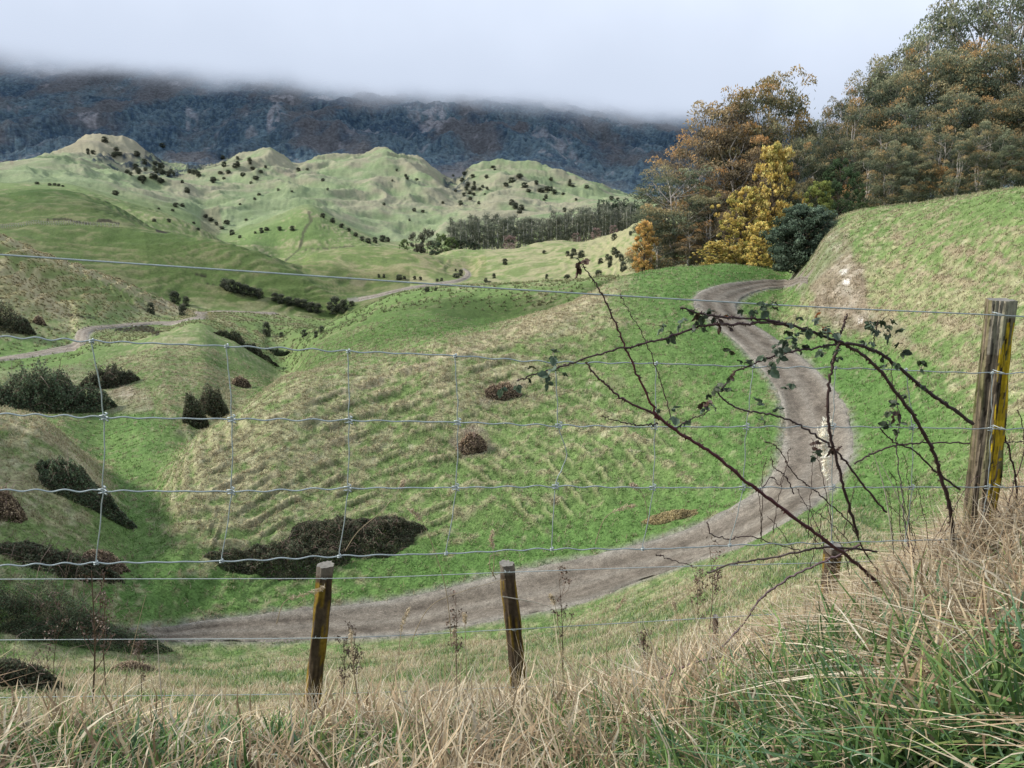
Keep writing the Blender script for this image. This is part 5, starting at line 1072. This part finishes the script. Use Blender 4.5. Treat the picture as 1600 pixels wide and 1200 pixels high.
# 1 dead grass thatch near the camera
X, Y, A, D_, r = scatter_fan(66000, ra(-41), ra(43), 1.5, 5.6, 301, 1.15)
px = mound(A); cl_ = fbm(X / .35, Y / .35, 3, 302); keep = r.uniform(0, 1, len(X)) < np.clip(.52 + 1.2 * cl_ + .25 * sstep(900, 1350, px) - .30 * sstep(600, 0, px) - .35 * sstep(2.4, 1.7, D_) * sstep(1000, 1400, px), .06, 1)
X, Y, A, D_, px, cl_ = [q[keep] for q in (X, Y, A, D_, px, cl_)]; n = len(X)
hgt = np.interp(px, [-100, 300, 700, 1000, 1300, 1420, 1600], [.16, .15, .22, .22, .18, .21, .22]) * r.uniform(.5, 1.45, n) * (1 + .5 * cl_) * (1 - .55 * sstep(2.6, 4.0, D_) * sstep(1350, 900, px))
c = pal(r, n, DRYC, [3, 3, 2, 1.6, 1.6]) * (1 + .45 * fbm(X / .22, Y / .22, 2, 304))[:, None]
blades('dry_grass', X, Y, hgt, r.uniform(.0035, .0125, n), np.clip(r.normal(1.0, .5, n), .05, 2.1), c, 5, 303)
# 2 green blades, thick in the foreground middle right
X, Y, A, D_, r = scatter_fan(44000, ra(-41), ra(43), 1.45, 5.2, 311, 1.25)
px = mound(A); cl_ = fbm(X / .45 + 9, Y / .45, 3, 312); keep = r.uniform(0, 1, len(X)) < np.clip(.42 + 1.5 * cl_ + .30 * sstep(2.6, 1.8, D_) * sstep(800, 1100, px) - .6 * sstep(1100, 1450, px) * sstep(2.0, 2.4, D_) + .10 * sstep(700, 300, px), .03, 1)
X, Y, A, D_, px = [q[keep] for q in (X, Y, A, D_, px)]; n = len(X)
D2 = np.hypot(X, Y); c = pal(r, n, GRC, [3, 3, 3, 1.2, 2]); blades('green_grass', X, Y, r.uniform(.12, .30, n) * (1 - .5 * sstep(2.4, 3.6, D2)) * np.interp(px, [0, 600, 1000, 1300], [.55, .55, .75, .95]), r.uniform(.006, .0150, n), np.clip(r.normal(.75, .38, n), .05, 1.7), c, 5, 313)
# 3 long dead straws at every angle
X, Y, A, D_, r = scatter_fan(4200, ra(-40), ra(42), 2.0, 4.2, 321)
px = mound(A); n = len(X); keep = r.uniform(0, 1, n) < np.interp(px, [0, 500, 1000, 1400], [.25, .5, .6, 1]); X, Y, A, px = [q[keep] for q in (X, Y, A, px)]; n = len(X)
blades('dry_grass', X, Y, r.uniform(.2, .5, n) * np.interp(px, [0, 500, 700, 1000, 1300, 1500], [.4, .55, .95, .95, .6, .75]), r.uniform(.002, .0048, n), np.clip(r.normal(.5, .4, n), .02, 1.3), pal(r, n, [(.60,.52,.38),(.48,.38,.25),(.66,.60,.48)], [2, 2, 1]), 6, 323)
# 3b dead tangle heaped on the right crest
r = np.random.default_rng(330); n = 46000; a = np.radians(r.uniform(12, 42, n)); px = mound(a); d = r.uniform(2.7, 4.7, n); X = d * np.sin(a); Y = d * np.cos(a)
hz = groundv(X, Y) + r.uniform(0, 1, n) ** 1.3 * np.interp(px, [1050, 1300, 1500, 1650], [.02, .08, .15, .17]); keep = r.uniform(0, 1, n) < np.clip(.35 + fbm(X / .25, Y / .25, 2, 331) * 1.2 + .2 * sstep(1200, 1500, px), .05, 1)
X, Y, hz = X[keep], Y[keep], hz[keep]; n = len(X); blades('dry_grass', X, Y, r.uniform(.08, .26, n), r.uniform(.003, .0095, n), np.clip(r.normal(1.2, .55, n), .1, 2.3), pal(r, n, DRYC, [3, 3, 2, 2, 1.5]) * .95, 4, 332, z=hz)
# 3c broad pale blades curling right over
X, Y, A, D_, r = scatter_fan(3800, ra(-40), ra(42), 1.7, 3.4, 335)
n = len(X); px = mound(A); blades('dry_grass', X, Y, r.uniform(.18, .40, n) * np.interp(px, [0, 700, 1300], [.5, .62, .9]), r.uniform(.004, .009, n), np.clip(r.normal(1.25, .35, n), .5, 2.1), pal(r, n, [(.66,.58,.42),(.52,.42,.26),(.72,.66,.52),(.42,.36,.16)], [2, 2, 1, 1]), 8, 336, wobble=.16)
# 3d thin tall straws rising over the rest
r = np.random.default_rng(337); n = 900; pxs = np.concatenate([r.normal(720, 110, 260), r.normal(1010, 120, 200), r.normal(1400, 120, 320), r.uniform(0, 1600, 120)]); a = np.arctan2((pxs - 800) / F, .9); d = r.uniform(2.5, 4.3, n); X = d * np.sin(a); Y = d * np.cos(a)
blades('dry_grass', X, Y, r.uniform(.22, .52, n) * np.interp(pxs, [0, 500, 700, 1000, 1300], [.5, .6, 1.0, .9, 1.0]), r.uniform(.0018, .0034, n), np.clip(np.abs(r.normal(.3, .3, n)), .02, 1.2), pal(r, n, [(.56,.47,.33),(.36,.27,.17),(.20,.13,.09),(.66,.59,.45)], [3, 2, 1.2, 1]), 8, 338, wobble=.05)
# 3e the same rank grass carries on beyond both sides of the view
for q, (a0, a1) in enumerate([(-88, -40.5), (42.5, 92)]):
    X, Y, A, D_, r = scatter_fan(26000, ra(a0), ra(a1), .9, 5.2, 380 + q, 1.0); n = len(X); cl_ = fbm(X / .35, Y / .35, 3, 302)
    blades('dry_grass', X, Y, r.uniform(.10, .28, n) * (1 + .5 * cl_), r.uniform(.0035, .011, n), np.clip(r.normal(1.0, .5, n), .05, 2.1), pal(r, n, DRYC, [3, 3, 2, 1.6, 1.6]), 4, 384 + q)
    X, Y, A, D_, r = scatter_fan(22000, ra(a0), ra(a1), .8, 5.0, 388 + q, 1.0); n = len(X)
    blades('green_grass', X, Y, r.uniform(.08, .26, n), r.uniform(.006, .014, n), np.clip(r.normal(.75, .38, n), .05, 1.7), pal(r, n, GRC, [3, 3, 3, 1.2, 2]), 4, 392 + q)
X, Y, A, D_, r = scatter_fan(16000, ra(-40.5), ra(42.5), .6, 1.6, 397, 1.0); n = len(X)
blades('green_grass', X, Y, r.uniform(.05, .13, n), r.uniform(.005, .011, n), np.clip(r.normal(.9, .38, n), .05, 1.7), pal(r, n, GRC, [3, 3, 3, 1.2, 2]), 3, 398)
# 4 the bank below the fence
X, Y, A, D_, r = scatter_fan(150000, ra(-41), ra(36), 4.8, 30, 341, 1.25)
RDp = road_dist(mA, mB, X, Y); keep = RDp > -.05; X, Y, A, D_, RDp = [q[keep] for q in (X, Y, A, D_, RDp)]; n = len(X); cl_ = fbm(X / 1.8, Y / 1.8, 3, 342) + .5 * fbm(X / .4, Y / .4, 2, 343)
t = sstep(-.15, .25, cl_ + .12 - .35 * sstep(1.5, .2, RDp)); c = pal(r, n, DRYC[:4], [3, 2, 1, 1.5]) * t[:, None] + pal(r, n, GRC, [2, 3, 2, 2, 2]) * 1.1 * (1 - t)[:, None]
blades('bank_grass', X, Y, r.uniform(.07, .20, n) * (1 - .4 * sstep(2.5, .3, RDp)) * (.45 + .55 * sstep(5, 14, D_)), r.uniform(.004, .009, n) * (1 + D_ / 16), np.clip(r.normal(.65, .35, n), .1, 1.4), c, 3, 344)
# 5 tufts over the near hills: positions drawn from the ground sheet itself
def tuft_field(name, n, s0, s1, dmax, lo, hi, wd, seed, dryness):
    k = sl(s0, s1); r = np.random.default_rng(seed); a_ok = (np.abs(AZ) < ra(37))[None, :] & (GD[k] < dmax) & (RD[k] > -.02)
    area = (np.gradient(GD, axis=0)[k] * GD[k] * np.gradient(AZ)[None, :]) * a_ok / GD[k]; t = tm[k]; wgt = area * ((.15 + t) if dryness else (1.15 - t)); wgt = wgt.ravel(); idx = r.choice(wgt.size, n, p=wgt / wgt.sum())
    # tufts of several blades
    m = 6; X = GX[k].ravel()[idx] + r.normal(scale=.05, size=n); Y = GY[k].ravel()[idx] + r.normal(scale=.05, size=n); X = np.repeat(X, m) + r.normal(scale=.07, size=n * m); Y = np.repeat(Y, m) + r.normal(scale=.07, size=n * m); base_c = np.repeat(col[k].reshape(-1, 3)[idx], m, 0)
    nn_ = n * m; L = r.uniform(lo, hi, nn_); 
    c = (pal(r, nn_, [(.44,.365,.245),(.34,.275,.18),(.52,.45,.33)], [3, 2, 1.5]) * (.60 if dmax < 100 else .22) + base_c * (.50 if dmax < 100 else .85)) if dryness else base_c * r.uniform(.7, 1.5, nn_)[:, None] * np.array([.95, 1.08, .9])
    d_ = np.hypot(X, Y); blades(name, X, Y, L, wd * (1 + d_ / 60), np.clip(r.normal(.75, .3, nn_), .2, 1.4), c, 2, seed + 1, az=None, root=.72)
tuft_field('dry_tufts', 26000, 4.0, 8.2, 95, .10, .26, .024, 351, True)
tuft_field('green_tufts', 22000, 3.9, 8.0, 90, .06, .16, .022, 361, False)
tuft_field('dry_tufts', 16000, 8.4, 11.0, 230, .22, .45, .05, 371, True)

# ------------------------------------------------------------------ bramble mounds and rough patches on the slopes
def patch(px, py, wpx, hpx, dmin, n, cols, label, name='bramble_patch', ratio=.6, rot=0.0, leaf=.06, sd=1, ragged=.35, D=None, canes=60, dark=.4, group=None, cat='bramble patch'):
    r = np.random.default_rng(sd); p = hit(px, py, dmin); d = p.length / F; rx = wpx * d / 2; h = hpx * d; ry = rx * ratio; az_ = math.atan2(p.x, p.y); n = int(n)
    u = np.sqrt(r.uniform(0, 1, n)); a = r.uniform(0, 6.283, n); ex = u * np.cos(a); ey = u * np.sin(a); ex *= 1 + ragged * noise(a * 1.1, u * 0 + sd, sd); ey *= 1 + ragged * noise(a * 1.1 + 4, u * 0, sd)
    lx = ex * rx; ly = (ey + .75) * ry; c_, s_ = math.cos(-az_ + rot), math.sin(-az_ + rot); X = p.x + lx * c_ - ly * s_; Y = p.y + lx * s_ + ly * c_
    la = min(1.0, rx / 2.5); lump = .74 - .1 * la + .75 * la * fbm(X / (rx * .32 + .25), Y / (rx * .32 + .25), 3, sd + 5) + .45 * la * fbm(X / (rx * .1 + .12), Y / (rx * .1 + .12), 2, sd + 6); top = h * np.clip(1 - u ** 2.0, 0, 1) ** .7 * 1.1 * np.clip(lump, .10, 1.5); v = r.uniform(0, 1, n) ** .45; Z = groundv(X, Y) + top * v
    cc = lerp(np.array(cols[0]), np.array(cols[1]), r.uniform(0, 1, n)) * 1.9
    if len(cols) > 2: m_ = r.uniform(0, 1, n) < .25; cc[m_] = np.array(cols[2])
    cc *= (dark + (1.35 - dark) * v ** 2.5)[:, None] * (1 + .5 * fbm(X / .6, Y / .6, 2, sd + 9))[:, None] * r.uniform(.6, 1.4, n)[:, None]  # mound shading painted in: tops lightened, lower foliage darkened
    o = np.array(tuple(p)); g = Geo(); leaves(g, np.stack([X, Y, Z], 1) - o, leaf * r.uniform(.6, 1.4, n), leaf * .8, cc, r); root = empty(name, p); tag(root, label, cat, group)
    link('foliage', g.mesh('foliage', M['leaf'], False), root)
    gs = Geo()
    canes = 0 if canes <= 20 else canes // 2
    for k in range(canes):
        q = r.integers(n); b = np.array([X[q], Y[q], 0]); b[2] = float(groundv(np.array([b[0]]), np.array([b[1]]))[0]); t_ = r.uniform(0, 6.283); l = r.uniform(.4, 1.0) * max(.5, h); e = b + np.array([math.cos(t_) * l, math.sin(t_) * l, top[q] * r.uniform(.6, 1.2) + .1]); md = (b + e) / 2 + np.array([0, 0, top[q] * .7]); tube(gs, spline([b, md, e], 6) - o, np.linspace(.009, .004, 6) * leaf / .06, (.16,.10,.085), (.20,.14,.11), 3, False)
    link('stems', gs.mesh('stems', M['cane']), root) if canes else None
    return root
BR = [(.042,.054,.034), (.080,.084,.052), (.125,.095,.07)]; BRG = [(.048,.070,.042), (.082,.105,.06), (.11,.09,.065)]; DB = [(.16,.12,.09), (.24,.19,.13), (.11,.08,.06)]
patch(560, 864, 215, 30, 30, 24000, BR, 'big dark bramble mound on the foot of the main hill above the near road', sd=1, ratio=.36, leaf=.075, canes=260, dark=.3)
patch(440, 897, 190, 30, 30, 14000, BR, 'low flat end of the bramble mound trailing left along the slope', sd=2, ratio=.3, leaf=.075, canes=100, dark=.35)
patch(72, 643, 150, 62, 55, 24000, BRG, 'large dark bramble thicket on the left slope below the track', sd=3, ratio=.55, leaf=.15, canes=80, dark=.3)
patch(172, 606, 72, 32, 60, 8000, BR, 'smaller bramble thicket on the slope right of the large one', sd=4, ratio=.5, leaf=.14, canes=40, dark=.3)
patch(306, 668, 38, 58, 45, 7000, BR, 'dark brown upright bush in the gully below the spur, left of a twin', sd=5, ratio=.8, leaf=.12, canes=20, dark=.25, name='gully_bush', cat='bush')
patch(338, 655, 42, 58, 45, 8000, BR, 'dark brown upright bush in the gully, right twin with rounder top', sd=6, ratio=.8, leaf=.12, canes=20, dark=.25, name='gully_bush', cat='bush')
patch(130, 788, 105, 46, 30, 14000, BRG, 'dark green bramble patch on the left spur face', sd=7, ratio=.45, leaf=.08, canes=60, dark=.3)
patch(8, 812, 50, 50, 30, 6000, DB, 'brown dead bramble clump at the left edge of the spur', sd=8, ratio=.6, leaf=.08, canes=60, dark=.4)
patch(100, 900, 130, 30, 25, 10000, BR, 'long low bramble strip at the foot of the left spur', sd=9, ratio=.35, leaf=.08, canes=60, dark=.35)
patch(165, 890, 55, 28, 30, 5000, DB, 'small brown bramble clump in the mouth of the gully', sd=10, ratio=.4, leaf=.07, canes=40, dark=.3)
patch(392, 551, 80, 18, 112, 7000, BR, 'dark bramble strip in the hollow behind the spur', sd=11, ratio=.16, leaf=.2, canes=20, dark=.3)
patch(432, 556, 36, 14, 108, 4000, BRG, 'small dark bush at the right end of the hollow behind the spur', sd=12, ratio=.25, leaf=.2, canes=0, dark=.3, name='gully_bush', cat='bush')
patch(737, 708, 46, 32, 33, 5000, DB, 'brown dead bracken clump halfway up the main hill', sd=13, ratio=.5, leaf=.09, canes=90, dark=.4)
patch(785, 625, 60, 26, 35, 4500, DB, 'brown dead scrub streak high on the main hill', sd=14, ratio=.4, leaf=.09, canes=70, dark=.45)
patch(1045, 815, 75, 11, 30, 6000, [(.21,.18,.10),(.17,.14,.08)], 'pale tan grass hump beside the road on the green slope', sd=16, ratio=.35, leaf=.07, canes=0, dark=.55, name='grass_hump', cat='grass hump')
patch(15, 520, 60, 40, 100, 6000, BR, 'dark scrub on the bank at the left edge above the track', sd=17, ratio=.4, leaf=.2, canes=20, dark=.3)
patch(38, 520, 22, 26, 100, 2500, BRG, 'green rounded bush on the bank left of the track', sd=18, ratio=.7, leaf=.2, canes=0, dark=.3, name='bank_bush', cat='bush')
patch(63, 508, 14, 14, 100, 1200, DB, 'small brown bush on the bank left of the track', sd=19, ratio=.7, leaf=.2, canes=0, dark=.3, name='bank_bush', cat='bush')
patch(378, 605, 26, 20, 60, 2500, DB, 'brown scrub patch on the right side of the spur', sd=20, ratio=.5, leaf=.14, canes=10, dark=.35)
# brambles on the bank at the lower left
patch(30, 985, 190, 80, 16, 20000, BRG, 'tall dark bramble thicket at the left edge beyond the lower fence', sd=30, ratio=.4, leaf=.05, canes=130, dark=.3)
patch(150, 1012, 190, 52, 17, 16000, BRG, 'bramble thicket covering the left end of the near road', sd=31, ratio=.35, leaf=.05, canes=120, dark=.3)
patch(15, 1080, 120, 60, 8, 9000, BR, 'dark tangled bramble clump low at the left edge', sd=32, ratio=.5, leaf=.03, canes=120, dark=.3)
patch(210, 1050, 60, 20, 12, 2500, DB, 'thin brown bramble tangle on the bank', sd=33, ratio=.5, leaf=.03, canes=70, dark=.4)
# fallen leaves and stones on the road shoulder
# ------------------------------------------------------------------ low cloud on the range
def build_cloud():
    me = bpy.data.meshes.new('low_cloud'); co = []; nx, ny = 60, 10
    x0, x1, y0, y1 = -4200, 5000, 2050, 4300
    zb = lambda x, y: CLOUD_B + CLOUD_S * x + 26 * float(noise(x / 700, y / 900, 90)) - 10
    for j in range(ny + 1):
        for i in range(nx + 1):
            x = x0 + (x1 - x0) * i / nx; y = y0 + (y1 - y0) * j / ny; co.append((x, y, zb(x, y)))
    for j in range(ny + 1):
        for i in range(nx + 1):
            x = x0 + (x1 - x0) * i / nx; y = y0 + (y1 - y0) * j / ny; co.append((x, y, 2300))
    W = nx + 1; T = W * (ny + 1); f = []
    for j in range(ny):
        for i in range(nx):
            a = j * W + i; f.append((a, a + W, a + W + 1, a + 1)); f.append((T + a, T + a + 1, T + a + W + 1, T + a + W))
    for i in range(nx):
        f.append((i, i + 1, T + i + 1, T + i)); a = ny * W + i; f.append((a + 1, a, T + a, T + a + 1))
    for j in range(ny):
        a = j * W; f.append((a + W, a, T + a, T + a + W)); a = j * W + nx; f.append((a, a + W, T + a + W, T + a))
    me.from_pydata(co, [], f); me.update()
    m = bpy.data.materials.new('cloud_vapour'); m.use_nodes = True; nt = m.node_tree; nt.nodes.clear()
    out = N(nt, 'ShaderNodeOutputMaterial'); ab = N(nt, 'ShaderNodeVolumeAbsorption'); em = N(nt, 'ShaderNodeEmission'); add = N(nt, 'ShaderNodeAddShader')
    tc = N(nt, 'ShaderNodeTexCoord'); sx = N(nt, 'ShaderNodeSeparateXYZ'); nt.links.new(tc.outputs['Object'], sx.inputs[0])
    mu = N(nt, 'ShaderNodeMath', operation='MULTIPLY_ADD'); mu.inputs[1].default_value = -CLOUD_S; nt.links.new(sx.outputs['X'], mu.inputs[0]); nt.links.new(sx.outputs['Z'], mu.inputs[2])
    n1 = N(nt, 'ShaderNodeTexNoise'); n1.inputs['Scale'].default_value = .0030; n1.inputs['Detail'].default_value = 6; n1.inputs['Roughness'].default_value = .6; nt.links.new(tc.outputs['Object'], n1.inputs['Vector'])
    ma = N(nt, 'ShaderNodeMath', operation='MULTIPLY_ADD'); ma.inputs[1].default_value = 300; nt.links.new(n1.outputs['Fac'], ma.inputs[0]); nt.links.new(mu.outputs[0], ma.inputs[2])
    mr = N(nt, 'ShaderNodeMapRange'); mr.inputs[1].default_value = CLOUD_B + 150; mr.inputs[2].default_value = CLOUD_B + 460; mr.inputs[3].default_value = 0; mr.inputs[4].default_value = 1
    nt.links.new(ma.outputs[0], mr.inputs[0])
    pw = N(nt, 'ShaderNodeMath', operation='POWER'); pw.inputs[1].default_value = 2.0; nt.links.new(mr.outputs[0], pw.inputs[0])
    de = N(nt, 'ShaderNodeMath', operation='MULTIPLY'); de.inputs[1].default_value = .03; nt.links.new(pw.outputs[0], de.inputs[0])
    ab.inputs['Color'].default_value = (0, 0, 0, 1); nt.links.new(de.outputs[0], ab.inputs['Density'])
    # emission stands in for scattered sky light: greyer at the base, brighter higher up
    mc = N(nt, 'ShaderNodeMapRange'); mc.inputs[1].default_value = CLOUD_B + 40; mc.inputs[2].default_value = CLOUD_B + 520; nt.links.new(ma.outputs[0], mc.inputs[0])
    cm = N(nt, 'ShaderNodeMix', data_type='RGBA'); nt.links.new(mc.outputs[0], cm.inputs[0]); cm.inputs[6].default_value = (.50, .58, .72, 1); cm.inputs[7].default_value = (.84, .93, 1.10, 1)
    nt.links.new(cm.outputs[2], em.inputs['Color']); nt.links.new(de.outputs[0], em.inputs['Strength'])
    nt.links.new(ab.outputs[0], add.inputs[0]); nt.links.new(em.outputs[0], add.inputs[1]); nt.links.new(add.outputs[0], out.inputs['Volume'])
    try: m.cycles.volume_step_rate = .12
    except Exception: pass
    me.materials.append(m)
    o = bpy.data.objects.new('low_cloud', me); COL.objects.link(o); o['kind'] = 'structure'
CLOUD_B = 198.0; CLOUD_S = -0.080
build_cloud()

# ------------------------------------------------------------------ world, sun, camera
SUN_AZ, SUN_EL = -84.0, 35.0      # from the left, slightly ahead
w = bpy.data.worlds.new('World'); SC.world = w; w.use_nodes = True; nt = w.node_tree; bg = nt.nodes['Background']
sky = N(nt, 'ShaderNodeTexSky'); sky.sky_type = 'NISHITA'; sky.sun_disc = False; sky.sun_elevation = R(SUN_EL); sky.sun_rotation = R(SUN_AZ)
sc_ = N(nt, 'ShaderNodeVectorMath', operation='SCALE'); sc_.inputs['Scale'].default_value = 0.11; nt.links.new(sky.outputs[0], sc_.inputs[0])
tc = N(nt, 'ShaderNodeTexCoord'); nz = N(nt, 'ShaderNodeTexNoise'); nz.inputs['Scale'].default_value = 2.0; nz.inputs['Detail'].default_value = 4; nt.links.new(tc.outputs['Generated'], nz.inputs['Vector'])
cr = N(nt, 'ShaderNodeMix', data_type='RGBA'); nt.links.new(nz.outputs['Fac'], cr.inputs[0]); cr.inputs[6].default_value = (.74, .85, 1.04, 1); cr.inputs[7].default_value = (.94, 1.0, 1.12, 1)
mx = N(nt, 'ShaderNodeMix', data_type='RGBA'); mx.inputs[0].default_value = .88; nt.links.new(sc_.outputs[0], mx.inputs[6]); nt.links.new(cr.outputs[2], mx.inputs[7])
nt.links.new(mx.outputs[2], bg.inputs['Color']); bg.inputs['Strength'].default_value = 1.0
sun = bpy.data.lights.new('sun', 'SUN'); sun.energy = 5.0; sun.angle = R(7); sun.color = (1, .95, .87)
so = bpy.data.objects.new('sun', sun); COL.objects.link(so)
d = Vector((math.sin(R(SUN_AZ)) * math.cos(R(SUN_EL)), math.cos(R(SUN_AZ)) * math.cos(R(SUN_EL)), math.sin(R(SUN_EL))))
so.rotation_euler = d.to_track_quat('Z', 'Y').to_euler()
cam = bpy.data.cameras.new('camera'); cam.sensor_fit = 'HORIZONTAL'; cam.sensor_width = 36; cam.lens = 36 * F / 1600; cam.clip_start = .05; cam.clip_end = 20000
co_ = bpy.data.objects.new('camera', cam); COL.objects.link(co_); co_.rotation_euler = (math.pi / 2 - PITCH, 0, 0); SC.camera = co_
SC.view_settings.view_transform = 'Standard'; SC.view_settings.look = 'None'; SC.view_settings.exposure = 0; SC.view_settings.gamma = 1
SC.render.engine = 'CYCLES'
cy = SC.cycles; cy.max_bounces = 4; cy.diffuse_bounces = 2; cy.glossy_bounces = 1; cy.transmission_bounces = 2; cy.volume_bounces = 0; cy.transparent_max_bounces = 8
cy.use_denoising = True; cy.use_adaptive_sampling = True; cy.adaptive_threshold = .02
